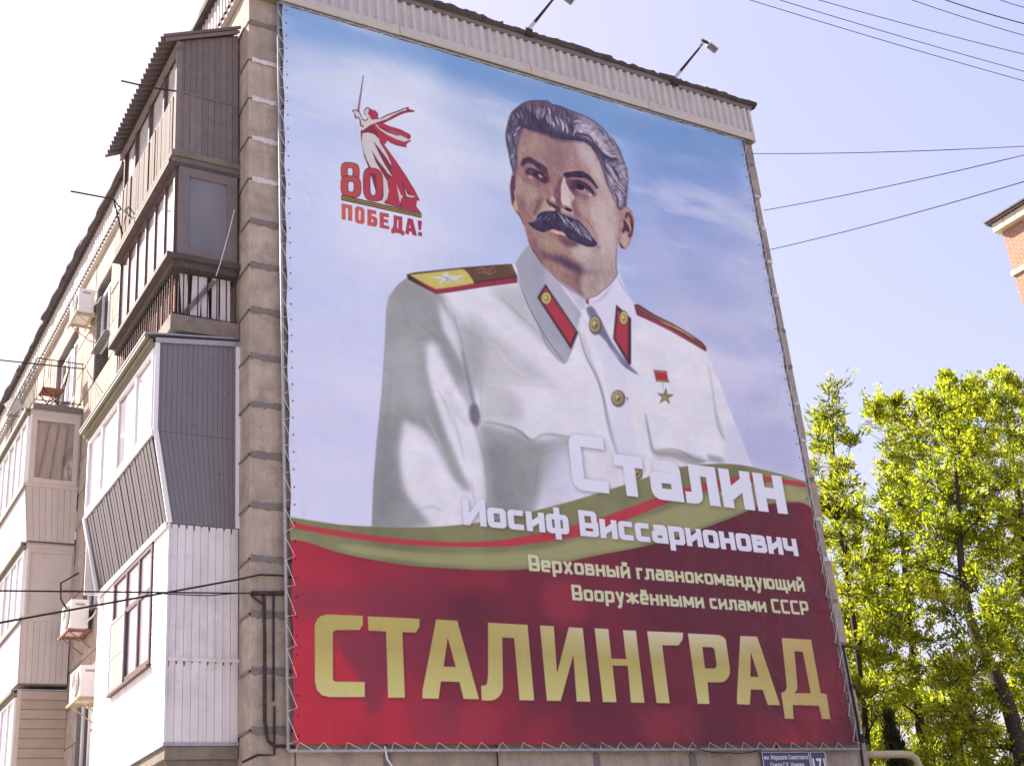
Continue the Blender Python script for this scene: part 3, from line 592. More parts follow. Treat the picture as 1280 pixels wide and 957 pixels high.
    S('m2','860 160 910 240 940 320 925 400',1.3,(196,166,170),.4,.8)
    F('m2','830 380 880 380 900 440 900 540 850 585 800 520 800 440',(190,166,170),.9,.9)
    F('m2','760 520 785 520 820 580 850 600 800 610 750 590',(84,56,78),.5,.9)
    S('m2','935 500 925 540 905 555',1,(80,56,84),.3,.8)
    S('m2','940 40 980 120 996 210 985 340 950 460 930 530',.9,(130,92,110),.3,.8)
    S('m2','735 600 728 700 728 800 725 900 745 950',1.1,(84,60,84),.35,.9)
    # far ear and temple at the left edge
    F('e1','115 370 165 360 170 500 160 640 170 760 140 800 110 700 90 600 85 480 95 400',(104,70,100),.7,.95)
    F('e1','150 560 175 620 185 740 215 850 190 880 150 840 140 760 165 700',(196,182,150),.7,.8)
    S('e1','110 330 90 420 88 540 100 640 120 760 150 860 180 900 240 950',.9,(96,66,96),.3,.8)
    S('m1','40 160 110 215 150 300 175 430 210 550 250 650 330 770 420 890 480 960',1.1,(92,60,80),.35,.9)
    F('e1','170 60 215 60 205 200 180 330 165 420 150 330 160 200',(110,80,104),1,.8)
    F('e1','215 20 250 40 235 160 215 200 205 120',(190,170,160),1.2,.6)
    # hair
    outer = cp('H','140 600 118 540 102 450 84 380 78 290 95 210 118 140 150 105 210 60 270 40 330 37 405 40 440 68 510 84 570 108 640 135 690 155 760 190 820 238 880 300 930 350 970 410 1003 500 1032 580 1042 660 1032 740 1026 820 1024 872')
    inner = cp('H','1004 880 985 900 962 895 935 830 900 760 868 690 840 600 812 520 780 450 740 395 690 362 620 352 540 350 460 335 400 305 330 285 270 270 222 252 195 285 180 340 165 400 160 500 150 595')
    hair = np.concatenate([outer, inner]); p.fill(hair, (100,88,118), .5, 1, False)
    hm = p.mask(hair, .5, False)
    HF = lambda k, t, c, b=1.5, a=1.0: p.fill(cp(k, t), c, b, a, clip=hm)
    HF('H','210 130 300 120 420 220 480 280 600 310 700 340 780 400 820 500 760 420 690 370 540 360 400 315 270 280 200 250',(62,52,82),2,.95)
    HF('H','90 240 120 140 200 80 260 70 300 130 260 200 210 230 150 260 100 330',(78,68,94),2.5,.8)
    HF('H','270 45 400 45 430 90 380 110 300 110 240 90',(112,84,104),2,.8)
    HF('H','440 80 560 110 590 180 560 240 500 200 450 130',(84,74,104),2,.8)
    HF('H','620 140 760 200 880 310 960 430 1020 600 1030 720 960 640 900 460 800 330 700 240',(164,152,176),3,.85)
    HF('H','620 230 740 240 820 330 880 430 960 500 940 560 860 470 760 360 660 300',(190,182,208),2,.9)
    HF('H','820 470 900 480 960 500 960 530 900 530 840 510',(74,64,98),1,.9)
    HF('H','850 540 920 640 960 720 1000 830 960 870 900 740',(176,166,190),2,.8)
    HF('H','100 300 150 300 180 330 160 420 150 560 120 520 90 400',(112,106,132),1.5,.8)
    def bez(a, b, c, n=7): return [((1-t)**2*a[0]+2*t*(1-t)*b[0]+t*t*c[0], (1-t)**2*a[1]+2*t*(1-t)*b[1]+t*t*c[1]) for t in np.linspace(0, 1, n)]
    def strand(a, b, c, w, col, al=.75, bl=.15): p.line(cp('H', ' '.join(f'{x} {y}' for x, y in bez(a, b, c))), w, col, bl, al, clip=hm)
    inn = p.curve(np.array([(222,252),(270,270),(330,285),(400,305),(460,335),(540,350),(620,352),(690,362),(740,395),(780,450),(812,520),(840,600),(868,690),(900,760),(935,830)], float), False, 10)
    out = p.curve(np.array([(150,110),(210,62),(330,38),(420,50),(520,88),(600,118),(690,155),(780,200),(860,280),(930,350),(975,430),(1010,520),(1035,600),(1040,680),(1022,830)], float), False, 10)
    for q in range(330):
        u = R.random(); i = inn[int(u*(len(inn)-1))]; j = out[int(min(1, u+R.uniform(.0,.10))*(len(out)-1))]
        s0 = R.uniform(0, .7); s1 = min(1, s0+R.uniform(.25,.5)); a = i+(j-i)*s0; b = i+(j-i)*s1
        d = (b-a); nrm = np.array([d[1], -d[0]]); k = R.uniform(.10,.26)*(1 if u < .5 else -1)
        m = (a+b)/2-nrm*k
        bright = (.18+.65*u) if .15 < s0 < .8 else .08
        if R.random() < bright: v = R.randint(140, 205); col = (v, v-8, min(235, v+18))
        else: v = R.randint(52, 100); col = (v+4, v-8, v+20)
        strand(a, m, b, R.uniform(.5, 1.7), col, R.uniform(.25,.6), .3)
    for q in range(70):
        y = R.uniform(120, 560); x = 85+R.uniform(0, 75); L = R.uniform(20, 55); v = R.choice([60,70,84,150,176])
        strand((x, y), (x+8, y+L/2), (x+R.uniform(-4,10), y+L), R.uniform(.4,.9), (v, v-6, v+16), .6)
    LTs = [('h1','745 290 770 360 780 420',1.6),('h1','790 300 815 370 805 440',1.8),('h1','835 390 860 430 865 470',2.2),('h1','880 300 910 380 940 440',1.3),('h1','950 340 1000 430 1000 530',2.6),('h1','1030 430 1060 500 1060 560',1.2),
           ('h1','490 250 500 290',1.3),('h1','620 210 610 290 640 360',1.4),('h1','650 170 630 240 660 300',1.0),('h1','700 190 650 250 640 330',1.0),('h1','780 180 800 240 790 310',2.0),('h1','310 250 330 300 350 330',1.2),('h1','360 260 385 330',1.0),
           ('h1','290 520 330 490 360 460',1.6),('h1','170 560 190 620 200 680',1.8),('h1','250 600 290 580 300 540',1.8),('h1','240 430 280 420',1.2),('h1','230 940 250 890 270 870',1.8),
           ('h2','200 270 260 260 320 270',2.6),('h2','300 310 380 330 450 340',3.2),('h2','190 480 210 420 260 370',2.4),('h2','300 430 360 400 440 400 540 480',2.6),('h2','100 200 130 240 140 300',2.4),
           ('h2','400 420 500 480 580 570 640 660 700 740 780 780',3.0),('h2','560 560 650 600 720 680',2.6),('h2','20 280 40 340 40 410',1.8),('h2','60 250 100 360 110 450',1.0),
           ('e2','560 60 640 150 700 260 740 330',3.2),('e2','600 260 650 310 660 360',2.6),('e2','740 380 800 440 860 520',1.6),('e2','800 150 850 250 890 300',1.4),('e2','760 480 780 560 780 620',1.6),('e2','700 280 790 380 850 450',1.8)]
    for k, t, w in LTs: p.line(cp(k, t), w, (196,188,216), .4, .8, clip=hm)
    DKs = [('h1','440 200 520 300 600 420 700 500 820 560',5),('h1','1000 160 1060 260 1080 400 1120 560',2.2),('h1','830 190 850 300 900 420 960 560',1.6),('h2','180 170 150 290 190 420 130 520',2.4),('h2','250 440 330 460 420 480 500 560',3.2),('h2','560 360 620 420 660 480',2.0),
           ('h2','690 460 760 560 800 640',1.6),('h2','600 700 680 790 760 830 860 810',3.2),('h2','480 560 560 660 610 740 640 830',3),('e2','540 40 560 140 640 240',2.6),('e2','660 110 720 200 770 280',2.4),('e2','700 500 740 600 740 720',2.0),('e2','590 370 640 420',1.0),('e2','880 700 910 720',1.4),('e2','840 600 860 700',1.2),
           ('h1','160 560 170 660 200 760 215 860',1.6),('h1','250 560 260 680 300 780',1.8),('h1','210 250 300 230 380 160',1.2)]
    for k, t, w in DKs: p.line(cp(k, t), w, (62,50,84), .4, .75, clip=hm)
    p.line(outer[:14], .9, (58,46,78), .3, .8, False); p.line(outer[12:20], .9, (70,58,92), .3, .7, False)
    # soft hairline
    p.line(cp('H','222 256 270 276 330 292 400 312 460 342 540 358 620 360 690 372'), 2.6, (92,70,90), 1.4, .75)
    p.line(cp('H','690 368 745 402 785 456 815 526'), 2.0, (110,92,112), 1.2, .6); p.line(cp('H','222 254 196 290 180 345 168 410 162 500'), 2.0, (100,80,98), 1.0, .7)
    for q in range(40):
        u = R.random(); i = inn[int(u*.5*(len(inn)-1))]
        p.line(cp('H', f'{i[0]} {i[1]-8} {i[0]+R.uniform(-3,6)} {i[1]+R.uniform(5,16)}'), .5, (76,58,82), .2, .5)
    # warmer and a little crisper skin
    x0, y0 = np.floor(pmin(p, outer, face)[0]).astype(int); x1, y1 = np.ceil(pmin(p, outer, face)[1]).astype(int); x0, y0 = max(0, x0), max(0, y0); x1, y1 = min(p.W, x1), min(p.H, y1)
    if x1 > x0+8 and y1 > y0+8:
        reg = p.im[y0:y1, x0:x1]; r = max(1, int(3*p.sc)); bl = np.stack([p.box(p.box(reg[..., k], r, 0), r, 1) for k in range(3)], 2)
        tot = np.clip(fm+hm, 0, 1)[y0:y1, x0:x1, None]; sk = np.clip(fm-hm-mm, 0, 1)[y0:y1, x0:x1, None]
        edge = np.ones(reg.shape[:2]+(1,), np.float32); g = fractal(reg.shape[0], reg.shape[1], rng, 60, 2)[..., None]*.05+fractal(reg.shape[0], reg.shape[1], rng, 14, 3, (1.6, .8))[..., None]*.06
        new = reg+(reg-bl)*.28*tot; new = new*(1+sk*(np.array([.985, .96, .92], np.float32)-1)); new = new*(1+(tot-sk)*(np.array([1.0, .985, .95], np.float32)-1)); new = new+(new-.6)*.10*sk+g*tot
        p.im[y0:y1, x0:x1] = reg*(1-tot)+new*tot
def pmin(p, *P):
    q = p.tp(np.concatenate(P)); return q.min(0), q.max(0)
GL = {  # stroke letters on a grid: cap height 1, x height .74 ; width, [polyline ...] ; 'c' = closed squarish ring
 'С':(.60,['.60,.0 .10,.0 .0,.10 .0,.90 .10,1 .60,1']), 'И':(.68,['0,1 0,0','.68,1 .68,0','0,.06 .68,.94']), 'В':(.60,['0,0 0,1','0,1 .48,1 .56,.92 .56,.60 .48,.53 0,.53','.48,.53 .60,.46 .60,.08 .52,0 0,0']),
 'Р':(.58,['0,0 0,1','0,1 .48,1 .58,.90 .58,.50 .48,.40 0,.40']), 'Ж':(.8,['0,0 0,1']), 'Г':(.5,['0,0 0,1 .5,1']), 'З':(.5,['0,1 .5,1 .5,0 0,0']),
 'т':(.52,['0,.74 .52,.74','.26,.74 .26,0']), 'а':(.50,['.06,.74 .40,.74 .50,.66 .50,0','.50,.42 .10,.42 0,.34 0,.08 .10,0 .50,0']), 'л':(.56,['-.08,.0 .04,.0 .14,.10 .14,.74 .56,.74 .56,0']),
 'и':(.54,['0,.74 0,0','.54,.74 .54,0','0,.05 .54,.69']), 'н':(.52,['0,.74 0,0','.52,.74 .52,0','0,.37 .52,.37']), 'о':(.52,['.26,0 .08,0 0,.08 0,.66 .08,.74 .44,.74 .52,.66 .52,.08 .44,0 .26,0']),
 'с':(.46,['.46,0 .08,0 0,.08 0,.66 .08,.74 .46,.74']), 'ф':(.74,['.37,-.22 .37,1','.30,0 .08,0 0,.08 0,.66 .08,.74 .66,.74 .74,.66 .74,.08 .66,0 .30,0']), 'в':(.50,['0,0 0,.74 .40,.74 .47,.68 .47,.45 .40,.40 0,.40','.40,.40 .50,.33 .50,.07 .43,0 0,0']),
 'р':(.52,['0,-.24 0,.74 .44,.74 .52,.66 .52,.08 .44,0 0,0']), 'х':(.52,['0,.74 .52,0','0,0 .52,.74']), 'ы':(.80,['0,.74 0,0 .42,0 .50,.08 .50,.34 .42,.42 0,.42','.78,.74 .78,0']), 'й':(.54,['0,.74 0,0','.54,.74 .54,0','0,.05 .54,.69','.14,1.02 .18,.93 .36,.93 .40,1.02']),
 'г':(.34,['0,0 0,.74 .34,.74']), 'к':(.50,['0,0 0,.74','.50,.74 .12,.37','.06,.40 .50,0']), 'м':(.70,['0,0 0,.74','.70,0 .70,.74','0,.70 .35,.16','.70,.70 .35,.16']), 'д':(.58,['.10,.02 .16,.20 .16,.74 .50,.74 .50,.02','-.06,-.20 -.06,.02 .64,.02 .64,-.20']),
 'у':(.52,['0,.74 .26,.08','.52,.74 .24,-.10 .12,-.24 0,-.24']), 'ю':(.78,['0,0 0,.74','0,.37 .26,.37','.52,0 .34,0 .26,.08 .26,.66 .34,.74 .70,.74 .78,.66 .78,.08 .70,0 .52,0']), 'щ':(.80,['0,.74 0,0 .82,0','.37,0 .37,.74','.74,.74 .74,0','.86,.05 .86,-.20']),
 'ж':(.84,['.42,.74 .42,0','0,.74 .84,0','0,0 .84,.74']), 'ё':(.50,['.46,0 .08,0 0,.08 0,.66 .08,.74 .42,.74 .50,.66 .50,.37 0,.37','.12,.98 .12,.90','.38,.98 .38,.90']), 'е':(.50,['.46,0 .08,0 0,.08 0,.66 .08,.74 .42,.74 .50,.66 .50,.37 0,.37']), 'ч':(.50,['0,.74 0,.36 .06,.30 .50,.30','.50,.74 .50,0']), 'п':(.52,['0,0 0,.74 .52,.74 .52,0']),
}
def text_polys(p, txt, X0, X1, z0, cap, wt, gap, to_src):
    """letters laid out along the sheet itself (metres), as ribbons"""
    pen = 0; items = []; hz = wt*.78
    for ch in txt:
        if ch == ' ': pen += .42; continue
        w, pl = GL[ch]; items.append((pen, pl, w)); pen += w+wt+gap
    tot = pen-gap; k = (X1-X0)/tot; out = []
    for x, pl, w in items:
        for s_ in pl:
            q = np.array([float(a) for a in s_.replace(',', ' ').split()]).reshape(-1, 2); L = q[:, 1].max()
            q = q.copy(); q[:, 0] = X0+(x+wt/2+q[:, 0])*k; y = q[:, 1]; top = np.where(y > .5, -hz/2, np.where(y < .12, hz/2, 0)); top = np.where(y < -.05, 0, top); top = np.where(y > .85, np.where(L > .85, -hz/2, 0), top)
            q[:, 1] = z0+(y+top)*cap
            n = len(q); wv, wh = wt*k, hz*cap
            # butt ends that sit at the letter's edge get their half width back
            for e, o in ((0, 1), (n-1, n-2)):
                dd = q[e]-q[o]; L2 = np.hypot(*dd); yy = y[e]
                if abs(dd[1]) > abs(dd[0]) and top[e] != 0: q[e, 1] += np.sign(dd[1])*hz/2*cap
                elif abs(dd[0]) >= abs(dd[1]) and top[e] != 0 and abs(dd[0]) > .6*L2: q[e, 0] += np.sign(dd[0])*wt/2*k*.6
            rq = rounded(q/[k, cap])*[k, cap]; an = wv/wh; out.append((mitre(rq*[1, an], wv)/[1, an], 0))
    return out
def rounded(Q):
    """chamfered corners of a letter turned into arcs"""
    out = [Q[0]]; i = 1
    while i < len(Q):
        a, b = Q[i-1], Q[i]; d = np.abs(b-a)
        if 0 < i < len(Q)-1 and d[0] > 1e-6 and d[1] > 1e-6 and i >= 2:
            p = Q[i-2]; c = np.array([a[0], b[1]]) if abs(a[0]-p[0]) < abs(a[1]-p[1]) else np.array([b[0], a[1]])
            if max(d) < ARC*1.0:
                for t in (.25, .5, .75): out.append((1-t)**2*a+2*t*(1-t)*c+t*t*b)
        out.append(b); i += 1
    return np.array(out)
ARC = .2
def mitre(Q, w):
    d = np.diff(Q, axis=0); L = np.hypot(d[:, 0], d[:, 1])[:, None]+1e-9; nn = np.stack([-d[:, 1], d[:, 0]], 1)/L
    m = np.empty_like(Q); m[0] = nn[0]; m[-1] = nn[-1]
    for i in range(1, len(Q)-1):
        s = nn[i-1]+nn[i]; m[i] = s/max(.35, (s@s)/2)*1.0
    if np.allclose(Q[0], Q[-1]): s = nn[0]+nn[-1]; m[0] = m[-1] = s/max(.35, (s@s)/2)
    return np.concatenate([Q+m*w/2, (Q-m*w/2)[::-1]])
def paint_text(p, txt, X0, X1, z0, cap, wt, gap, col, pl2src, shadow=None):
    polys = text_polys(p, txt, X0, X1, z0, cap, wt, gap, None)
    covs = [p.cover([p.tp(pl2src(q))]) for q, w in polys]
    covs = [c for c in covs if c is not None]
    if not covs: return
    x0 = min(c[0] for c in covs); y0 = min(c[1] for c in covs); x1 = max(c[0]+c[2].shape[1] for c in covs); y1 = max(c[1]+c[2].shape[0] for c in covs)
    m = np.zeros((y1-y0, x1-x0), np.float32)
    for a, b, c in covs:
        v = m[b-y0:b-y0+c.shape[0], a-x0:a-x0+c.shape[1]]; np.maximum(v, c, out=v)
    if shadow: p.put(p.soft((x0+int(shadow[0]*p.sc), y0+int(shadow[1]*p.sc), m), shadow[2]), shadow[3], shadow[4])
    p.put((x0, y0, m), col)
def paint_band(p, rng, R):
    H, W = p.H, p.W
    red = cp('P','352 670 380 672 430 690 500 702 560 707 632 709 686 704 740 692 811 678 865 662 919 642 955 629 1006 622 1080 600 1100 1000 340 1000')
    grn = cp('P','350 645 362 646 400 652 430 656 466 658 510 659 560 657 621 649 704 629 783 605 830 589 847 584 883 580 919 580 955 587 998 599 1030 612 1040 660 1004 628 955 631 919 645 865 665 811 681 740 695 686 707 632 712 560 710 500 705 430 692 380 676 350 672')
    n1 = fractal(H, W, rng, 5, 4); n2 = fractal(H, W, rng, 3, 4, (1.5, .8)); n3 = fractal(H, W, rng, 26, 3); n4 = fractal(H, W, rng, 12, 5)
    def redcol(u, v):
        h, w = u.shape; iy = np.clip((v*H).astype(int), 0, H-1); ix = np.clip((u*W).astype(int), 0, W-1)
        f = n1[iy, ix]; g = n2[iy, ix]; L = np.clip(.95-1.6*u, 0, 1)+.12*np.exp(-((u-.52)/.06)**2)*np.clip(1-abs(v-.72)*12,0,1)+np.clip((v-.9)*4, 0, .25)*(1-u)
        m = np.clip(L*.95+f*.75+g*.45*(1-u)-.02, 0, 1)
        m = m*m*(3-2*m); m = np.clip(m+(n4[iy, ix])*.22, 0, 1)
        a = np.array([98,38,56])/255.; b = np.array([180,46,64])/255.
        d = np.clip(.5-u*.4, 0, 1)[..., None]*np.array([.05,.02,.03])
        return (a+(b-a)*m[..., None]+d).astype(np.float32)
    p.fill(red, redcol, .2, 1)
    for k, t, c, b, a in (('G','280 200 400 210 500 200 520 300 510 420 500 480 480 560 430 580 410 520 380 400 320 330',(128,52,72),3,.8),('G','90 20 200 0 400 10 520 60 500 140 300 130 180 160 90 130',(136,54,74),6,.75),
                          ('G','620 540 820 520 840 640 820 720 640 720',(140,54,74),6,.6),('G','840 540 980 520 990 720 850 720 820 640',(172,54,74),5,.6),('G','100 300 180 320 200 500 300 560 420 600 560 540 600 640 560 720 90 720',(190,46,64),6,.45),
                          ('G','560 240 640 260 620 480 590 500',(172,50,70),4,.5),('g','390 500 560 480 600 560 560 620 400 620',(150,52,68),6,.7),('g','0 0 90 -20 180 60 160 150 60 150 0 120',(168,54,76),6,.6),
                          ('g','520 520 600 480 620 600 560 620',(112,44,62),4,.5),('P','362 676 420 690 520 706 600 712 640 730 560 740 470 740 362 720',(176,48,68),6,.5),('P','480 720 540 724 560 790 520 850 480 800',(126,50,70),7,.6)):
        p.fill(cp(k, t), c, b, a, clip=p.mask(red))
    def grcol(u, v):
        iy = np.clip((v*H).astype(int), 0, H-1); ix = np.clip((u*W).astype(int), 0, W-1)
        m = np.clip(.5+n1[iy, ix]*.6+n3[iy, ix]*.5, 0, 1)[..., None]
        a = np.array([118,115,84])/255.; b = np.array([150,147,108])/255.
        return (a+(b-a)*m).astype(np.float32)
    p.fill(grn, grcol, .2, 1, clip=None)
    low = cp('P','430 680 500 688 560 692 632 690 690 683 740 668 790 652 847 632 901 614 948 605 1001 611 1004 626 955 629 919 642 865 662 811 678 740 692 686 704 620 709 560 706 500 700 430 688')
    p.fill(low, (168,163,118), 1.2, .75)
    for q in range(150):
        u = R.random(); x = 362+u*430; y = np.interp(x, [362,466,560,704,792], [650,662,662,634,606])+R.uniform(1, 16)
        p.line(cp('P', f'{x} {y} {x+R.uniform(-1,1)} {y+R.uniform(2,5)}'), .8, (110,108,84), .2, .45)
    st = cp('P','352 650 363 652 400 659 450 667 500 673 560 677 610 676 650 671 722 655 776 638 847 612 901 599 948 595 1010 604 1010 609 948 601 901 609 847 624 776 652 722 670 650 681 610 683 560 683 500 680 450 674 400 666 363 659 352 657')
    p.fill(st, (186,60,74), .3, 1)
    p.line(cp('P','352 645 362 646 400 652 430 656 466 658 510 659 560 657 621 649 704 629 783 605 830 589 847 584 883 580 919 580 955 587 998 599'), .8, (150,140,130), .3, .8, False)
HEAD = [('G',['403 140 403 180 388 203 290 203 276 206 270 216 270 420 276 430 290 432 412 433 412 500 255 500 222 492 200 470 190 430 190 180 200 155 215 141 245 133']),
 ('G',['424 142 655 153 654 190 638 215 578 213 590 503 515 503 505 210 427 205']), ('G',['728 156 823 161 920 510 851 508 832 433 750 431 740 508 668 506 668 470','780 237 762 365 815 366']),
 ('G',['960 169 1137 179 1166 515 1100 514 1077 238 1024 235 1027 460 1021 482 1008 500 990 512 968 516 932 515 929 450 948 447 955 440 957 425 960 400']),
 ('P',['675.3 780.9 692.8 781.9 696.7 840.5 711.4 783.2 729 784.1 738.3 876.4 721 876 717.2 818 701.1 875.3 683.7 875.2']),
 ('g',['199 170 253 173 265 288 322 290 309 177 360 180 393 461 340 460 328 317 269 315 284 459 231 458']), ('g',['403 182 543 188 541 215 525 238 462 237 491 463 440 462']),
 ('g',['561 191 680 197 696 203 708 215 725 330 724 350 716 367 703 379 685 382 638 381 646 466 600 465','617 244 628 327 662 328 669 325 673 316 665 258 660 248 652 245']),
 ('g',['764 201 830 204 921 471 873 470 852 411 806 410 803 469 753 467 752 440','805 265 804 360 836 361']),
 ('g',['926 209 1042 215 1079 424 1102 427 1118 525 1085 524 1072 473 970 470 974 524 940 523 924 422 938 418 944 408 946 398','976 261 988 396 986 412 976 424 1040 424 1009 263'])]
def paint_headline(p):
    def gold(u, v):
        t = np.clip((v-.845)/.10, 0, 1)[..., None]; r = np.clip((u-.72)/.25, 0, 1)[..., None]; L = np.clip((u-.3)/.25, 0, 1)[..., None]
        top = np.array([200,180,108])*(1-L)+np.array([240,226,208])*L; mid = np.array([200,180,110]); bot = np.array([222,210,140])
        c = np.where(t < .5, top+(mid*.98-top)*t*2, mid+(bot-mid)*(t*2-1)); c = c*(1-r)+np.array([208,174,112])*r
        return (c*.93/255).astype(np.float32)
    for k, polys in HEAD:
        cov = p.cover([p.tp(cp(k, t)) for t in polys])
        if cov is None: continue
        p.put(p.soft((cov[0]+int(1*p.sc), cov[1]+int(1.5*p.sc), cov[2]), 2.0), (84,30,48), .55)
        p.put(cov, gold)
def paint_emblem(p):
    RD=(176,58,80); BG=(208,200,206); DK=(132,52,70); OR=(192,84,76)
    F = lambda t, c, b=.25, sm=False: p.fill(cp('L', t), c, b, 1, sm)
    F('225 57 229 62 205 245 194 242', (120,70,84)); F('226 60 224 90 203 236 199 238', (186,150,154))
    # arm with the hand round the hilt, head, body of the figure
    F('168 240 178 236 190 238 206 246 214 262 222 285 240 292 248 278 232 262 230 240 240 226 252 224 262 232 270 236 290 242 304 258 302 278 312 284 320 278 350 262 400 244 440 228 462 222 464 234 490 240 494 248 470 250 440 256 410 268 380 284 345 300 330 308 360 322 420 340 470 366 474 380 464 392 476 400 458 410 448 420 452 434 430 430 400 424 370 412 350 398 344 412 326 420 340 440 370 480 410 530 450 590 490 650 520 712 505 710 500 740 524 774 420 750 340 728 300 700 260 560 230 480 214 400 212 350 222 330 208 320 206 290 196 280 186 286 178 268 182 254 170 250', DK)
    F('172 242 186 242 204 252 212 268 222 292 240 298 252 284 236 262 234 242 244 230 254 230 256 244 250 258 262 272 270 290 300 286 320 284 352 268 402 250 440 234 456 230 450 240 420 248 380 268 350 286 320 296 290 306 262 318 236 336 222 348 216 340 228 322 214 316 212 290 200 274 188 276 184 258', BG)
    F('262 236 290 246 300 262 298 280 280 290 262 280 256 262 266 252', RD); F('350 288 400 262 440 248 488 244 440 254 390 272 340 296', RD)
    F('300 300 360 322 420 346 464 370 470 378 452 388 474 398 446 408 440 426 400 418 360 404 350 390 344 408 322 412 306 380 300 350 280 330', RD)
    F('280 306 320 330 380 352 440 380 470 396 440 404 400 392 350 368 310 340', BG); F('300 318 360 346 420 372 400 372 350 354 310 332', DK)
    F('222 360 250 356 284 366 310 392 334 440 368 510 372 530 350 500 330 470 300 430 280 404 300 450 330 510 366 570 380 590 340 560 310 520 280 470 270 450 290 510 320 560 350 610 358 660 350 700 330 724 318 720 330 690 330 640 318 600 300 560 264 540 244 500 226 450 216 400', BG)
    F('304 364 322 400 350 440 400 510 450 584 500 670 518 708 494 694 478 690 450 650 420 600 432 650 446 690 420 690 412 720 420 740 360 730 342 724 356 690 362 640 350 600 368 592 378 600 372 560 378 540 366 500 338 450 312 410', RD)
    F('398 624 420 680 432 690 424 700 416 726 410 690', BG); F('440 640 456 680 478 686 500 690 480 696 450 690', BG); F('420 700 505 698 500 740 520 772 430 750', RD)
    F('270 448 300 500 340 550 360 580 356 590 320 548 284 490', DK); F('280 404 310 440 350 494 364 520 340 494 300 444', DK)
    # 80
    def ring(cx, cy, rx, ry, hx, hy, col, sk=.10):
        th = np.linspace(0, 2*np.pi, 28)[:-1]; se = lambda c: np.sign(c)*np.abs(c)**.62
        f = lambda a, b: ' '.join(f'{cx+a*se(np.cos(q)):.1f} {cy+b*se(np.sin(q))+sk*a*se(np.cos(q)):.1f}' for q in th)
        cov = p.cover([p.tp(cp('L', f(rx+3, ry+3))), p.tp(cp('L', f(hx-3, hy-3)))[::-1]]); p.put(cov, (100,40,56))
        cov = p.cover([p.tp(cp('L', f(rx, ry))), p.tp(cp('L', f(hx, hy)))[::-1]]); p.put(cov, col)
    ring(157,562,46,48,16,24,(184,84,78)); ring(161,638,51,54,17,30,(184,80,78)); ring(276,628,50,84,17,58,(178,66,78),.14)
    # striped ribbon and word
    F('110 680 528 776 527 802 110 708', (52,46,44)); F('110 686 528 782 528 787 110 692', (196,150,72)); F('110 697 528 792 528 797 110 702', (196,150,72))
    def lo(u, v):
        t = np.clip((u-.13)/.13, 0, 1)[..., None]; return ((np.array([200,98,88])*(1-t)+np.array([150,44,78])*t)/255).astype(np.float32)
    for t in (['112 724 168 737 168 818 146 814 146 752 134 749 134 812 112 808'],['182 750 192 740 222 747 232 762 232 826 222 834 192 828 182 814','202 762 202 808 206 814 210 812 212 768 208 760'],
              ['246 754 292 764 292 784 268 779 268 790 288 795 298 806 298 836 288 848 246 840','268 808 268 824 276 826 277 810'],['310 770 358 780 358 800 332 795 332 806 354 811 354 829 332 824 332 838 360 844 360 862 310 852'],
              ['382 786 428 796 428 868 438 870 438 894 420 890 420 884 388 878 388 884 370 880 370 858 376 856 382 838','402 812 400 848 406 864 408 812'],['456 802 482 808 504 896 480 890 476 874 464 872 462 888 442 884','466 832 464 854 472 856'],
              ['508 814 530 818 524 866 512 864'],['510 874 530 878 530 898 510 894']):
        cov = p.cover([p.tp(cp('L', q)) for q in t])
        if cov is not None: p.put(cov, lo)
LINES=[("Сталин",4.93,9.13,(7.80,.90),.275,.08,(228,224,246)),("Иосиф Виссарионович",3.03,9.20,(7.09,.40),.27,.06,(226,222,244)),("Верховный главнокомандующий",4.03,9.20,(6.50,.24),.245,.09,(208,206,172)),("Вооружёнными силами СССР",4.71,9.20,(6.12,.23),.245,.09,(208,206,172))]
PRINT_GAIN = np.array([1.03, 1.09, 1.00])

# ------------------------------------------------------------------ the ground
tag(MB().add([(-400,-400,0),(400,-400,0),(400,400,0),(-400,400,0)], [(0,1,2,3)]).build('ground', 'soil'), kind='structure')
tag(MB().add([(-9,-60,.004),(-5,-60,.004),(-5,120,.004),(-9,120,.004)], [(0,1,2,3)]).build('path', 'paving'), kind='structure')
tag(MB().add([(-60,-22,.008),(60,-22,.008),(60,-16.5,.008),(-60,-16.5,.008)], [(0,1,2,3)]).build('road', 'asphalt'), kind='structure')
mbk = MB(); mbk.box(-60, 60, -16.5, -16.35, 0, .13); tag(mbk.build('kerb', 'paving'), kind='structure')

# ------------------------------------------------------------------ the apartment building
BX, BY = 10.0, 46.0
bd = tag(empty('apartment_building', (0, 0, 0)), 'grey-brown concrete block apartment building whose end wall carries the huge portrait banner', 'building')
QF = lambda x, y0, y1, z0, z1: [(x, y1, z0), (x, y0, z0), (x, y0, z1), (x, y1, z1)]         # faces the street side (-X)
QG = lambda y, x0, x1, z0, z1: [(x0, y, z0), (x1, y, z0), (x1, y, z1), (x0, y, z1)]         # faces the end (-Y)
QR = lambda x, y0, y1, z0, z1: [(x, y0, z0), (x, y1, z0), (x, y1, z1), (x, y0, z1)]         # faces +X
MB().box(.32, BX-.32, .32, BY-.3, 0, 15.7).build('inner_wall', 'dark', bd)
Z0, DZ = 4.31-.706*5, .706
ROWS = [(Z0+DZ*k, Z0+DZ*(k+1)) for k in range(21)]                                          # up to z 15.6
openings = []                                                                                # (y0, y1, z0, z1) in the street front
for f in range(5):
    zf = 4.22+2.78*(f-1)+.0
    sill = [1.95, 5.12, 7.88, 10.63, 13.40][f]
    openings.append((8.0, 9.15, sill, sill+1.36))
    for yb in (1.0, 10.75, 19.6, 29.0, 38.0):
        openings.append((yb, yb+.85, zf+.05, zf+2.2)); openings.append((yb+.95, yb+2.05, zf+.85, zf+2.2))
    for yw in (16.2, 26.0, 35.5): openings.append((yw, yw+1.2, sill, sill+1.36))
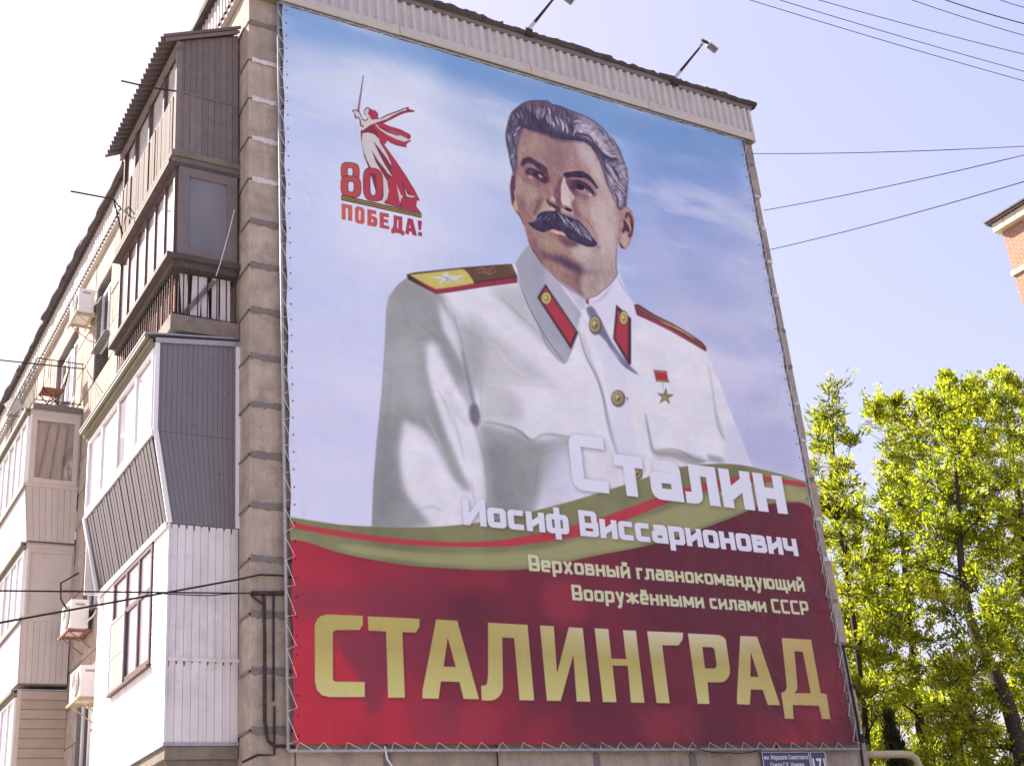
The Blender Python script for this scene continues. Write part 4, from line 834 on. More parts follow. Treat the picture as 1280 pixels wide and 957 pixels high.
def cut(y0, y1, z0, z1):
    """the pieces of a block that are left beside the openings"""
    segs = [(y0, y1)]
    for a, b, c, d in openings:
        if d <= z0+.06 or c >= z1-.06: continue
        segs = [s for y, e in segs for s in ((y, min(e, a)), (max(y, b), e)) if s[1]-s[0] > .12]
    return segs
far = MB(); mort = MB()
for k, (a, b) in enumerate(ROWS):
    # end wall: joints recessed, blocks a few mm uneven
    xs = [0, .56, 1.77, 3.36, 4.91, 6.57, 8.2, 9.62, BX] if k % 2 == 0 else [0, 1.15, 2.55, 4.1, 5.7, 7.3, 8.9, BX]
    if k < 5: xs = [0, .56, 1.77, 3.36, 4.91, 6.57, 8.2, BX]
    for i in range(len(xs)-1):
        p = random.uniform(-.012, .012); o = MB().box(xs[i]+(.012 if i else 0), xs[i+1]-(.012 if i < len(xs)-2 else -random.choice((0, 0, .02, .05))), p, .31, a+.012, b-.012).build('block', 'block', bd, bevel=.012)
    y = .31+[0, .75][k % 2]; first = True; ys = [.31]
    while y < BY: 
        if y > .5: ys.append(y)
        y += 1.5
    ys.append(BY)
    for i in range(len(ys)-1):
        for c, e in cut(ys[i], ys[i+1], a, b):
            p = random.uniform(-.01, .01); zz = [(a, b)]
            for (o0, o1, o2, o3) in openings: 
                pass
            if c < 15 and a > 2.5: MB().box(p, .31, c+(.01 if c > .32 else 0), e-.01, a+.012, b-.012).build('block', 'block', bd, bevel=.012)
            else: far.box(p, .31, c+.01, e-.01, a+.012, b-.012)
    for c, e in cut(.33, BY, a, b): mort.box(.022, .30, c+.002, e-.002, a-.0, b+.0)
mort.box(.03, BX-.03, .022, .30, Z0, 15.6); mort.box(.03, BX-.03, .03, .3, 0, Z0); mort.box(.025, .3, .3, BY, 0, Z0)
tag(far.build('block', 'block', bd), kind='stuff'); mort.build('mortar', 'mortar', bd)
MB().box(BX-.3, BX-.001, .33, BY, 0, 15.6).build('rear_wall', 'block', bd)
# smeared joint sealing over the level joints of the end wall and the street front
def smear(q, m, h=.052):
    q = [Vector(v) for v in q]; L = (q[1]-q[0]).length; n = max(6, int(L/.05)); nr = (q[1]-q[0]).cross(Vector((0,0,1))).normalized()
    lo = [lerp(q[0], q[1], i/n)+Vector((0,0,-h*.5*random.uniform(.7,1.5))) for i in range(n+1)]; hi = [lerp(q[0], q[1], i/n)+Vector((0,0,h*.5*random.uniform(.75,1.3))) for i in range(n+1)]
    vs = lo+hi+[v+nr*.015 for v in lo]+[v+nr*.015 for v in hi]; k = n+1; fs = []
    for i in range(n): fs += [(2*k+i, 2*k+i+1, 3*k+i+1, 3*k+i), (i, i+1, 2*k+i+1, 2*k+i), (k+i+1, k+i, 3*k+i, 3*k+i+1)]
    MB().add(vs, fs).build('joint_sealing', m, bd)
for k in range(1, 21):
    z = ROWS[k][0]
    mk = 'seal_white' if k in (16, 17, 18, 19) else 'seal_grey'
    if z > 3.8:
        smear([(.04 if mk == 'seal_white' else 0, .0, z), (.50, .0, z)], mk, .085 if mk == 'seal_grey' else .075)
        smear([(9.70, .0, z), (9.995, .0, z)], mk if random.random() < .7 else 'seal_white', .06)
        smear([(0, .42 if z < 15 else .9, z), (0, .02, z)], 'seal_grey', .03)
for z, x in ((3.9, 1.77), (3.9, 4.91), (3.9, 6.57)):
    MB().box(x-.05, x+.05, -.016, .01, 3.3, 4.02).build('joint_sealing', 'seal_grey', bd)
# windows and balcony doors of the street front
def window(y0, y1, z0, z1, kind='w'):
    w = tag(empty('window' if kind == 'w' else 'balcony_door', (0, 0, 0), bd)); q = QF(.14, y0+.02, y1-.02, z0+.02, z1-.02)
    frame(q, .07, .05, 'white', w, us=(.5,) if (y1-y0) > .95 else (), vs=() if kind == 'w' else (.35,), pane='glass')
    MB().box(.24, .25, y0+.1, y0+(y1-y0)*random.uniform(.3, .9), z0+.1, z1-.05).build('curtain', 'curtain', w)
    if kind == 'w': MB().slab([(-.09, y1, z0+.0), (-.09, y0, z0+.0), (.14, y0, z0+.03), (.14, y1, z0+.03)], .012).build('window_sill', 'galv', w)
for a, b, c, d in openings:
    if c > 2 and a < 31: window(a, b, c, d, 'w' if d-c < 1.6 else 'd')
# cornices: corrugated fascia sheets, trim boards and the roofing on top
MB().box(-.05, BX+.05, -.03, BY, 15.602, 15.70).build('cornice', 'block', bd)
FZ = 15.50
wave(QG(-.10, .0, BX+.03, FZ, 16.14), 62, .022, 'corrugated_fascia', 'fascia', bd, seg=6, square=True)
for x0 in np.arange(0, BX, 2.5):
    dz = random.uniform(-.012, .012); MB().box(x0+.005, min(BX+.05, x0+2.495), -.165, -.135, 15.37+dz, 15.55+dz).build('trim_board', 'trim', bd, bevel=.004)
MB().box(.0, BX+.0, -.115, 0, 15.36, 15.40).build('drip_edge', 'olive', bd)
MB().box(BX-.0, BX+.06, -.12, .02, 15.38, 16.14).build('corner_trim', 'fascia', bd)
wave([(-.10, 14, 15.66), (-.10, .10, 15.66), (-.10, .10, 16.22), (-.10, 14, 16.22)], 90, .022, 'corrugated_fascia', 'fascia', bd, square=True)
wave([(-.10, BY, 15.66), (-.10, 14.0, 15.66), (-.10, 14.0, 16.22), (-.10, BY, 16.22)], 150, .022, 'corrugated_fascia', 'fascia', bd, square=True)
MB().box(-.085, .0, .0, .10, 15.4, 16.2).build('corner_trim', 'trim', bd)
MB().box(-.08, .0, .1, BY, 15.60, 15.66).build('trim_board', 'trim', bd)
MB().box(-.24, BX+.16, -.16, BY+.2, 16.22, 16.27).build('roof', 'roofing', bd)
# ragged roofing felt along both edges
def felt(p0, p1, out, parts):
    p0, p1 = Vector(p0), Vector(p1)
    for i in range(parts):
        a, b = i/parts, (i+1)/parts+.012; n = 16; vs = []; h = random.uniform(-.01, .03); o_ = random.uniform(-.03, .05)
        for j in range(n+1):
            c = lerp(p0, p1, min(1, a+(b-a)*j/n)); e = Vector(out)*(o_+random.uniform(-.02, .02)); dz = h+random.uniform(-.018, .022)
            vs += [c-Vector(out)*.6+Vector((0,0,.05)), c+e+Vector((0,0,.050+dz)), c+e*1.05+Vector((0,0,-.005+dz)), c-Vector(out)*.05+Vector((0,0,-.05))]
        fs = []
        for j in range(n):
            for k in range(3): fs.append((4*j+k, 4*j+4+k, 4*j+5+k, 4*j+1+k))
        fs += [(0,1,2,3), tuple(4*n+3-k for k in range(4))]
        MB().add(vs, fs).build('roofing_felt', 'roofing', bd)
felt((-.28, -.17, 16.24), (BX+.20, -.17, 16.24), (0, -1, 0), 9); felt((-.25, -.2, 16.24), (-.25, BY, 16.24), (-1, 0, 0), 14)
MB().box(-.2, BX+.1, -.13, -.06, 16.12, 16.235).build('trim_board', 'purple', bd)

# ------------------------------------------------------------------ glazed balconies of the near stack
YN = .44
def balcony(label): return tag(empty('balcony', (0, 0, 0), bd), label)
# fifth floor: boarded in grey weathered wood under a corrugated lean-to
b5 = balcony('top balcony boarded with grey weathered planks under a corrugated lean-to roof'); X5, F5 = -.94, 3.45
for (z0, z1) in ((12.56, 13.60), (13.62, 14.52)):
    q = QG(YN, X5, -.02, z0, z1)
    if z0 > 13: q[3] = (X5, YN, 14.52); q[2] = (-.02, YN, 14.93)
    strips(q, 10, .022, 'plank', 'wood_side', b5, gap=.05, jit=.35)
MB().box(X5-.012, -.02, YN-.035, YN-.01, 13.585, 13.625).build('batten', 'wood_side', b5); MB().box(X5-.03, X5+.05, YN-.04, YN+.04, 12.56, 14.5).build('corner_post', 'wood_side', b5)
strips(QF(X5, YN+.03, F5, 12.48, 13.62), 26, .02, 'plank', 'wood_front', b5, gap=.08, jit=.5)
for y in (YN+.06, 1.15, 1.95, 2.75, F5-.05): MB().box(X5-.01, X5+.07, y-.035, y+.035, 13.62, 14.42).build('post', 'dark_trim' if y < 3 else 'wood_front', b5)
for y0, y1 in ((YN+.10, 1.11), (1.19, 1.91), (1.99, 2.71), (2.79, F5-.09)): MB().slab(QF(X5+.03, y0, y1, 13.63, 14.40), .006).build('pane', 'glass', b5); MB().box(X5+.05, X5+.06, y0, y1, 13.64, 14.4).build('curtain', 'curtain', b5)
MB().box(X5-.02, X5+.06, YN, F5, 14.40, 14.48).build('top_rail', 'dark_trim', b5); MB().box(X5-.01, X5+.05, YN+.04, F5, 13.60, 13.66).build('sill', 'wood_front', b5)
strips(QG(F5, X5, -.02, 12.56, 14.5)[::-1], 8, .02, 'plank', 'wood_front', b5, gap=.06)
wave([(-1.22, 3.22, 14.40), (-1.22, .28, 14.46), (-.03, .28, 15.02), (-.03, 3.6, 15.0)], 22, .028, 'roof_sheet', 'slate', b5, seg=8)
wave([(-1.22, 3.62, 14.38), (-1.22, 3.20, 14.40), (-.03, 3.2, 15.0), (-.03, 3.62, 15.0)], 3, .028, 'roof_sheet', 'slate', b5, seg=8)
MB().tube([(-1.15, .36, 14.44), (-.03, .36, 14.96)], .035, 4).build('rafter', 'purple', b5); MB().tube([(-1.15, 3.5, 14.40), (-.03, 3.5, 14.94)], .035, 4).build('rafter', 'purple', b5)
MB().box(-1.0, -.93, .3, 3.6, 14.36, 14.42).build('eaves_board', 'purple', b5)
# fourth floor: white windows over an open railing
b4 = balcony('balcony with brown framed glazing above an open railing lined with white boards'); 
for a, b, c, m_ in ((12.46, 12.56, -1.02, 'slab'), (12.36, 12.46, -.98, 'wood_side'), (12.30, 12.36, -1.06, 'dark_trim')): MB().box(c, .0, YN-.06 if m_ != 'wood_side' else YN-.03, 3.48, a, b).build('slab' if m_ == 'slab' else 'trim_board', m_, b4, bevel=.006)
q = QG(YN, -.90, -.04, 10.84, 12.30); frame(q, .15, .05, 'purple', b4, name='window_frame', pane='glass_dirty')
MB().box(-.20, -.16, YN-.02, YN+.01, 11.0, 12.15).build('curtain', 'curtain', b4)
qf = QF(-.90, YN+.0, 3.42, 10.84, 12.30); frame(qf, .05, .05, 'brown', b4, us=(.17, .33, .5, .66, .83), pane='glass')
MB().box(-.885, -.875, YN+.08, 3.35, 10.9, 12.25).build('curtain', 'curtain', b4); MB().box(-.90, -.04, 3.40, 3.44, 10.84, 12.30).build('end_panel', 'purple', b4)
MB().box(-1.06, -.0, YN-.10, 3.50, 10.76, 10.84).build('sill_board', 'dark_trim', b4, bevel=.008); MB().box(-.97, -.03, YN-.04, 3.46, 10.66, 10.76).build('rail_board', 'dark_trim', b4)
for i in range(13): MB().tube([(-.86+i*.0675, YN-.01, 9.93), (-.86+i*.0675, YN-.01, 10.68)], .009, 6).build('baluster', 'iron', b4) if i % 2 == 0 or i < 3 else None
for i in range(26): MB().tube([(-.93, YN+.05+i*.116, 9.93), (-.93, YN+.05+i*.116, 10.68)], .010, 6).build('baluster', 'iron', b4)
MB().tube([(-.93, YN, 9.95), (-.93, 3.44, 9.95)], .014, 6).build('bottom_rail', 'iron', b4); MB().tube([(-.93, YN, 9.95), (-.03, YN, 9.93)], .014, 6).build('bottom_rail', 'iron', b4)
for x0, x1, t in ((-.24, -.10, .0), (-.36, -.27, 0), (-.50, -.40, -.02), (-.66, -.53, .03), (-.78, -.68, -.03)):
    MB().slab([(x0, YN+.10, 9.98), (x1, YN+.10, 9.98), (x1+t, YN+.10+abs(t), 10.64), (x0+t, YN+.10+abs(t), 10.64)], .018).build('lining_board', 'white_panel', b4)
MB().slab([(-.80, YN+.05, 9.98), (-.72, YN+.05, 9.98), (-.30, YN+.06, 10.58), (-.38, YN+.06, 10.58)], .02).build('leaning_board', 'wood_side', b4)
strips(QF(-.86, YN+.1, 3.3, 9.98, 10.55), 14, .015, 'lining_board', 'rust', b4, gap=.3, jit=.2, back=False)
MB().box(-.97, 0, YN-.04, 3.48, 9.68, 9.92).build('slab', 'slab', b4, bevel=.01)
# third floor: grey profiled panels, front leaning out to the sill
b3 = balcony('balcony clad in grey profiled panels with its front flaring out to the sill'); XS = -1.13; E3 = 3.98
top = [(XS, YN, 9.47), (-.0, YN, 9.61)]
q = [(XS, YN, 8.19), (-.02, YN, 8.19), (-.02, YN, 9.58), (XS, YN, 9.45)]; strips(q, 16, .014, 'panel', 'grey_panel', b3, gap=.06)
q = [(-.905, YN, 6.95), (-.02, YN, 6.95), (-.02, YN, 8.185), (XS, YN, 8.185)]; strips(q, 16, .014, 'panel', 'grey_panel', b3, gap=.06)
MB().box(-.05, .015, YN-.035, YN-.012, 6.95, 9.6).build('corner_trim', 'white', b3); MB().slab([(XS-.03, YN-.02, 9.44), (.02, YN-.02, 9.57), (.02, YN-.02, 9.64), (XS-.03, YN-.02, 9.51)], .03).build('top_trim', 'galv', b3)
MB().box(XS-.03, XS+.03, YN-.035, YN+.03, 8.15, 9.46).build('corner_trim', 'white', b3)
MB().slab([(-.945, YN-.02, 6.95), (-.885, YN-.02, 6.95), (XS+.03, YN-.02, 8.2), (XS-.03, YN-.02, 8.2)], .03).build('corner_trim', 'white', b3)
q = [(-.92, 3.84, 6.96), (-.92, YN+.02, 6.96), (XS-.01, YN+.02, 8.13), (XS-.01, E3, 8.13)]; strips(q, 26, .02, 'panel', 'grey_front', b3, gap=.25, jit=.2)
MB().slab([(-.945, 3.90, 6.94), (-.945, 3.80, 6.94), (XS-.03, E3-.04, 8.15), (XS-.03, E3+.04, 8.15)], .04).build('corner_trim', 'white', b3)
MB().slab([(-.93, 3.84, 6.90), (-.93, YN, 6.90), (-.95, YN, 6.97), (-.95, 3.84, 6.97)], .02).build('bottom_trim', 'white', b3); MB().box(XS-.05, XS+.02, YN-.03, E3+.03, 8.12, 8.20).build('sill', 'white', b3, bevel=.006)
frame(QF(XS, YN+.01, E3, 8.20, 9.38), .06, .05, 'white', b3, us=(.24, .5, .76), pane='glass')
MB().box(XS+.015, XS+.025, YN+.1, 2.0, 8.2, 9.4).build('curtain', 'curtain', b3); MB().box(XS+.015, XS+.025, 2.3, E3-.1, 8.2, 9.4).build('curtain', 'curtain', b3)
MB().box(XS, -.02, E3-.03, E3, 6.96, 9.5).build('end_panel', 'white_panel', b3)
for k, (x_, z_) in enumerate(((-1.19, 9.40), (-1.24, 9.45), (-1.30, 9.50))): MB().box(x_, x_+.05, YN-.01, E3+.06, z_, z_+.052).build('eaves_trim', 'olive', b3)
MB().slab([(-1.31, E3+.08, 9.55), (-1.31, YN-.04, 9.55), (-.02, YN-.04, 9.68), (-.02, E3+.08, 9.68)], .02).build('roof_sheet', 'galv', b3)
MB().box(-.88, 0, YN+.02, 3.8, 6.98, 7.1).build('slab', 'slab', b3)
# second floor: white lining, brown windows
b2 = balcony('balcony lined with white panels with a brown framed window and insect screen'); E2 = 3.92
for z0, z1 in ((4.24, 5.22), (5.25, 6.94)): strips(QG(YN, -.90, -.01, z0, z1), 9, .014, 'panel', 'white_panel', b2, gap=.05)
MB().box(-.91, .0, YN-.03, YN-.0, 5.205, 5.25).build('joint_strip', 'white_panel', b2); MB().box(-.925, -.895, YN-.03, YN+.02, 4.24, 6.94).build('corner_trim', 'white_panel', b2)
X2 = -.91; WZ0, WZ1, WY0, WY1 = 5.32, 6.90, 1.08, 3.02
strips(QF(X2, YN+.02, E2, 4.24, WZ0-.03), 24, .014, 'panel', 'white_panel', b2, gap=.05); strips(QF(X2, YN+.02, WY0-.03, WZ0-.02, 6.93), 13, .014, 'siding', 'white_panel', b2, gap=.08, cross=True)
strips(QF(X2, WY1+.03, E2, WZ0-.02, 6.93), 8, .014, 'panel', 'white_panel', b2, gap=.05)
frame(QF(X2+.01, 1.08, 3.02, WZ0, WZ1), .07, .04, 'brown', b2, us=(.36, .68), vs=(.62,), pane='glass'); MB().box(X2+.02, X2+.03, 1.15, 2.95, WZ0, WZ1).build('curtain', 'curtain', b2)
frame(QF(X2-.03, 2.28, 3.04, WZ0-.04, 6.30), .035, .02, 'galv', b2, vs=(.5,), pane='mesh', name='screen_frame'); MB().box(X2-.07, X2+.0, 1.05, 3.0, WZ0-.05, WZ0-.015).build('sill', 'brown', b2)
MB().box(-.90, -.02, E2-.02, E2, 4.24, 6.94).build('end_panel', 'white_panel', b2)
MB().box(-.93, 0, YN-.03, E2+.02, 4.20, 4.236).build('edge_trim', 'galv', b2); MB().box(-.90, 0, YN+.0, E2, 4.05, 4.20).build('slab', 'slab', b2, bevel=.01)
MB().slab([(-.88, YN+.06, 4.04), (0, YN+.06, 4.04), (0, YN+.06, 3.90), (-.82, YN+.06, 3.90)], .04).build('bracket', 'slab', b2)
for z in (6.935, 5.205):
    for i in range(10):
        x = -.885+i*.098; h = random.uniform(.015, .07); MB().slab([(x-.006, YN-.017, z-h), (x+.004, YN-.017, z-h), (x+.010, YN-.017, z), (x-.012, YN-.017, z)], .002).build('rust_run', 'rust' if i % 3 == 0 else 'iron', b2)
for k in range(14):
    x = -.85+random.uniform(0, .78); z = random.choice((7.25, 7.7, 8.3, 8.8, 9.3))+random.uniform(-.06, .06); MB().tube([(x, YN-.012, z), (x, YN-.019, z)], .008, 6).build('screw', 'iron', b3)
b1 = balcony('lowest balcony of the near stack under the white lined one')
MB().box(-.85, 0, YN+.1, 3.8, 1.3, 1.45).build('slab', 'slab', b1); strips(QF(-.86, YN+.1, 3.8, 1.45, 2.5), 12, .015, 'panel', 'beige_panel', b1); strips(QG(YN+.1, -.86, 0, 1.45, 2.5), 5, .015, 'panel', 'beige_panel', b1)

# ------------------------------------------------------------------ far stacks
def glazed(label, y, L, zb, zt, sill, xb, xs, side, front, sidewin=True, curtains=.6, hs=False):
    b = balcony(label)
    MB().box(xb+.02, 0, y+.02, y+L, zb-.03, zb+.10).build('slab', 'slab', b)
    if hs: strips(QG(y, xb, 0, zb, zt), 15, .016, 'siding', side, b, gap=.12, cross=True, jit=.2)
    else: strips([(xb, y, zb), (-.02, y, zb), (-.02, y, sill), (xs, y, sill)], 8, .014, 'panel', side, b, gap=.06)
    strips([(xb, y+L, zb), (xb, y, zb), (xs, y, sill), (xs, y+L, sill)], 20, .014, 'panel', front, b, gap=.06)
    if not hs:
        q = QG(y, xs+.03, -.05, sill+.05, zt-.12)
        if sidewin:
            frame(q, .10, .05, 'beige_panel', b, pane='glass', name='side_window_frame'); MB().box(xs+.10, -.12, y+.05, y+.055, sill+.1, zt-.2).build('curtain', 'tan', b)
            for k in range(3): MB().slab([(xs+.2+k*.22, y+.03, sill+.1), (xs+.24+k*.22, y+.03, sill+.1), (xs+.40+k*.18, y+.03, zt-.25), (xs+.36+k*.18, y+.03, zt-.25)], .01).build('drying_line', 'purple', b)
            MB().box(xs+.12, xs+.32, y+.0, y+.03, sill+.08, sill+.18).build('jar', 'curtain', b)
        else: frame(q, .05, .03, 'beige_panel', b, name='panel_frame'); MB().slab(QG(y+.015, xs+.05, -.07, sill+.08, zt-.15), .01).build('panel', 'beige_panel', b)
        MB().box(xs-.01, -.02, y-.01, y+.03, zt-.13, zt).build('top_trim', 'beige_panel', b); MB().box(xs-.0, xs+.035, y-.012, y+.03, sill, zt-.1).build('corner_trim', 'white', b); MB().box(-.055, -.01, y-.012, y+.03, sill, zt-.1).build('corner_trim', 'beige_panel', b)
        MB().box(xs-.03, -.01, y-.03, y+.03, sill-.02, sill+.05).build('sill', 'beige_panel', b)
    else: MB().box(xb-.01, xb+.06, y-.02, y+.03, zb, zt).build('corner_trim', 'beige_panel', b)
    frame(QF(xs, y+.03, y+L, sill+.03, zt-.12), .05, .05, 'white', b, us=(.2, .4, .6, .8), pane='glass')
    for i in range(3):
        a = y+.1+i*L/3; MB().box(xs+.015, xs+.025, a, a+L/3*curtains, sill+.05, zt-.15).build('curtain', 'curtain', b)
    MB().box(xs-.05, xs+.01, y-.02, y+L, sill-.03, sill+.03).build('sill', 'olive', b)
    for k, (x_, z_) in enumerate(((xs-.06, zt-.10), (xs-.12, zt-.05))): MB().box(x_, x_+.05, y-.02, y+L+.03, z_, z_+.05).build('eaves_trim', 'olive', b)
    MB().box(xs-.12, 0, y-.03, y+L+.03, zt, zt+.02).build('roof_sheet', 'galv', b); MB().box(xs, -.02, y+L-.03, y+L, zb, zt-.1).build('end_panel', side, b)
    return b
def railing(label, y, L, z, x=-.95, chair=True):
    b = balcony(label); MB().box(x-.02, 0, y, y+L, z-.13, z).build('slab', 'slab', b, bevel=.01)
    for zz in (z+.08, z+1.0): MB().tube([(-.02, y+.03, zz), (x, y+.03, zz), (x, y+L-.03, zz), (-.02, y+L-.03, zz)], .012, 6).build('rail', 'iron', b)
    for i in range(8): MB().tube([(x+.03+i*.125, y+.03, z+.08), (x+.03+i*.125, y+.03, z+1.0)], .007, 5).build('baluster', 'iron', b)
    for i in range(int(L/.13)): MB().tube([(x, y+.05+i*.13, z+.08), (x, y+.05+i*.13, z+1.0)], .007, 5).build('baluster', 'iron', b)
    return b
YB = 9.95
railing('open top balcony with thin iron railing and a red chair', YB, 3.2, 12.55)
glazed('balcony with a large dusty side window over tapered beige cladding', YB, 3.2, 9.66, 12.38, 10.78, -.90, -1.0, 'beige_panel', 'shaded_panel')
glazed('balcony with a plain beige framed side panel instead of a side window', YB, 3.2, 6.93, 9.60, 8.12, -.88, -.90, 'beige_panel', 'shaded_panel', sidewin=False)
glazed('lower balcony sided with tan horizontal lap boards', YB, 3.2, 4.20, 6.80, 5.3, -.88, -.88, 'tan', 'white_panel', hs=True)
for y in (18.8, 28.2, 37.2):
    railing('open top balcony farther down the front at distance %d metres' % 1 if False else 'open top balcony farther along the street front', y, 3.2, 12.55)
    for i, zb in enumerate((9.66, 6.93, 4.2)): glazed('glazed white balcony farther along the street front', y, 3.2, zb, zb+2.7, zb+1.1, -.9, -.95, 'beige_panel', 'white_panel', curtains=.8)

# ------------------------------------------------------------------ things fixed to the front
# red chair on the far balcony
ch = tag(empty('chair', (-.55, 10.35, 12.55)), 'small red folding chair on the open railed top balcony', 'chair')
MB().box(-.78, -.36, 10.15, 10.55, 12.98, 13.01).build('seat', 'rust', ch); MB().slab([(-.36, 10.15, 13.15), (-.36, 10.55, 13.15), (-.28, 10.55, 13.5), (-.28, 10.15, 13.5)], .02).build('backrest', 'rust', ch)
for a, b_ in ((-.76, -.34), (-.34, -.78)):
    for y in (10.17, 10.53): MB().tube([(a, y, 12.555), (b_, y, 13.0 if a < -.5 else 13.0)], .012, 6).build('leg', 'iron', ch)
MB().tube([(-.35, 10.15, 12.98), (-.27, 10.15, 13.52)], .012, 6).build('post', 'iron', ch); MB().tube([(-.35, 10.55, 12.98), (-.27, 10.55, 13.52)], .012, 6).build('post', 'iron', ch)
def aircon(label, x0, y, z, w=.75, h=.52, d=.30, shelf='cream_pipe'):
    """an outdoor unit facing the street, on two brackets"""
    a = tag(empty('air_conditioner', (-.2, y, z)), label, 'air conditioner', 'air conditioners on the street front')
    MB().box(-d-.1, -.08, y-w/2, y+w/2, z, z+h).build('case', 'white', a, bevel=.015)
    n = 20; MB().tube([(-d-.108, y-.10+.0, z+h/2), (-d-.118, y-.10, z+h/2)], h*.42, n).build('fan_grille', 'mesh', a)
    for k in (.15, .27, .40): 
        pts = [(-d-.122, y-.10+h*k*math.cos(t), z+h/2+h*k*math.sin(t)) for t in np.linspace(0, 2*math.pi, 25)]; MB().tube(pts, .006, 4, False).build('grille_ring', 'white', a)
    MB().box(-d-.02, -.16, y-w/2-.006, y-w/2-.001, z+h*.78, z+h*.86).build('handle_recess', 'galv', a)
    for s in (-.28, .28): MB().box(-d-.14, .0, y+s-.02, y+s+.02, z-.05, z-.012).build('bracket', shelf, a); MB().tube([(-d-.08, y+s, z-.05), (-.01, y+s, z-.32)], .012, 5).build('bracket_strut', shelf, a)
    for x_ in (-d-.12, -.08): MB().box(x_-.02, x_+.02, y-w/2-.03, y+w/2+.03, z-.055, z-.014).build('bracket_bar', shelf, a)
    MB().tube([(-.15, y-w/2-.0, z+.12), (-.13, y-w/2-.09, z+.10), (-.03, y-w/2-.12, z+.2), (.02, y-w/2-.12, z+.32)], .018, 6).build('hose', 'white', a)
    return a
aircon('white air conditioner high up beside the top window', 0, 9.42, 14.30); aircon('white air conditioner above a rusty shelf by the railed hook', 0, 8.55, 7.55, shelf='rust'); aircon('lowest white air conditioner just behind the white lined balcony', 0, 7.55, 6.15)
# bent iron hook and clothes-line rods
hk = MB().tube([at(100, 790, x=-.1), at(76, 748, x=-.55), at(76, 728, x=-.6), at(98, 716, x=-.1)], .018, 6).tube([at(76, 738, x=-.58), at(98, 738, x=-.05)], .012, 6)
tag(hk.build('clothes_line_bracket', 'iron'), 'bent black iron bracket sticking out beside the framed beige balcony', 'bracket')
r1 = MB().tube([(-.93, YN-.02, 13.60), at(186, 109, y=.40), at(151, 101, y=.36)], .014, 6).tube([at(188, 105, y=.38), at(188, 112, y=.38)], .02, 5)
tag(r1.build('clothes_line_rod', 'iron'), 'thin metal rod jutting from the grey boarded top balcony', 'rod')
tag(MB().tube([(-.96, 3.3, 12.75), at(142, 249, y=3.3), at(88, 239, y=3.3)], .016, 6).build('clothes_line_rod', 'iron'), 'thin metal rod jutting below the far corner of the boarded balcony', 'rod')
dish = tag(empty('satellite_panel', tuple(at(17, 507, x=-.5))), 'small pale diamond shaped antenna panel under the far eaves', 'antenna')
c0 = at(17, 507, x=-.6); MB().slab([c0+Vector(v) for v in ((-.22, 0, 0), (0, -.05, -.25), (.22, 0, 0), (0, .05, .25))], .03).build('panel', 'curtain', dish); MB().tube([c0, c0+Vector((.55, .1, -.1))], .02, 6).build('arm', 'iron', dish)
# conduits and cables at the corner of the end wall
cd = tag(empty('cable_conduit', (.25, -.02, 4.2)), 'dark cable conduits running down the blocks left of the banner', 'conduit')
MB().tube([at(330, 744, y=-.05), at(331, 800, y=-.05), at(331, 900, y=-.05), at(335, 925, y=-.05), at(343, 932, y=-.05), at(352, 932, y=-.05), at(368, 933, y=-.06)], .022, 8, True).build('pipe', 'iron', cd)
MB().tube([at(342, 744, y=-.05), at(342, 876, y=-.05)], .016, 8).build('pipe', 'iron', cd); MB().tube([at(343, 882, y=-.05), at(343, 943, y=-.05), at(322, 943, y=-.05), at(303, 952, y=-.05)], .016, 8).build('pipe', 'iron', cd)
MB().tube([at(314, 741, y=-.04), at(356, 741, y=-.04)], .028, 8).build('pipe', 'iron', cd); MB().tube([at(313, 743, y=-.05), at(322, 750, y=-.05), at(330, 756, y=-.05)], .013, 6).build('cable', 'iron', cd)
def wire(label, pts, r, sag=0, n=24, name='overhead_wire', m='black', group=None):
    P = []
    for a, b in zip(pts[:-1], pts[1:]):
        a, b = Vector(a), Vector(b)
        for i in range(n): t = i/n; P.append(lerp(a, b, t)-Vector((0, 0, sag*4*t*(1-t))))
    P.append(Vector(pts[-1])); return tag(MB().tube(P, r, 5).build(name, m), label, 'cable', group)
def ext(a, b, t): return Vector(a)+(Vector(b)-Vector(a))*t
e1 = at(0, 778, y=-1.0); s1 = at(352, 719, y=-.06); k1 = at(298, 724, y=-.07)
wire('thick black cable slanting across the white balcony to the corner blocks', [ext(k1, e1, 3), k1, at(325, 718, y=-.06), s1, at(366, 722, y=-.05)], .013, 0.0, 10)
e2 = at(0, 738, y=-1.0); k2 = at(298, 741, y=-.07); wire('thin dark cable crossing level in front of the lower balconies', [ext(k2, e2, 3), k2, at(316, 741, y=-.05)], .010, .0, 10)
wire('thin cable sagging along the white panels below the thick one', [at(206, 742, y=.36), at(260, 744, y=.36), at(298, 741, y=.2)], .007, .0, 6)
a_ = at(105, 461, x=-.05); wire('dark wire reaching from the left to the railed top balcony', [at(-60, 445, x=-3.0), at(0, 450, x=-2.0), a_], .014, .0, 8)
wire('thin pale string slanting from the glazed balcony to the railing', [at(293, 262, y=.3), at(282, 305, y=.3), at(270, 345, y=.32)], .006, .02, 8, m='cord')
wire('thin wire curving down the boarded front to the lower glazing', [at(142, 249, y=3.3), at(152, 262, x=-1.0), at(168, 278, x=-1.0)], .012, 0, 6)
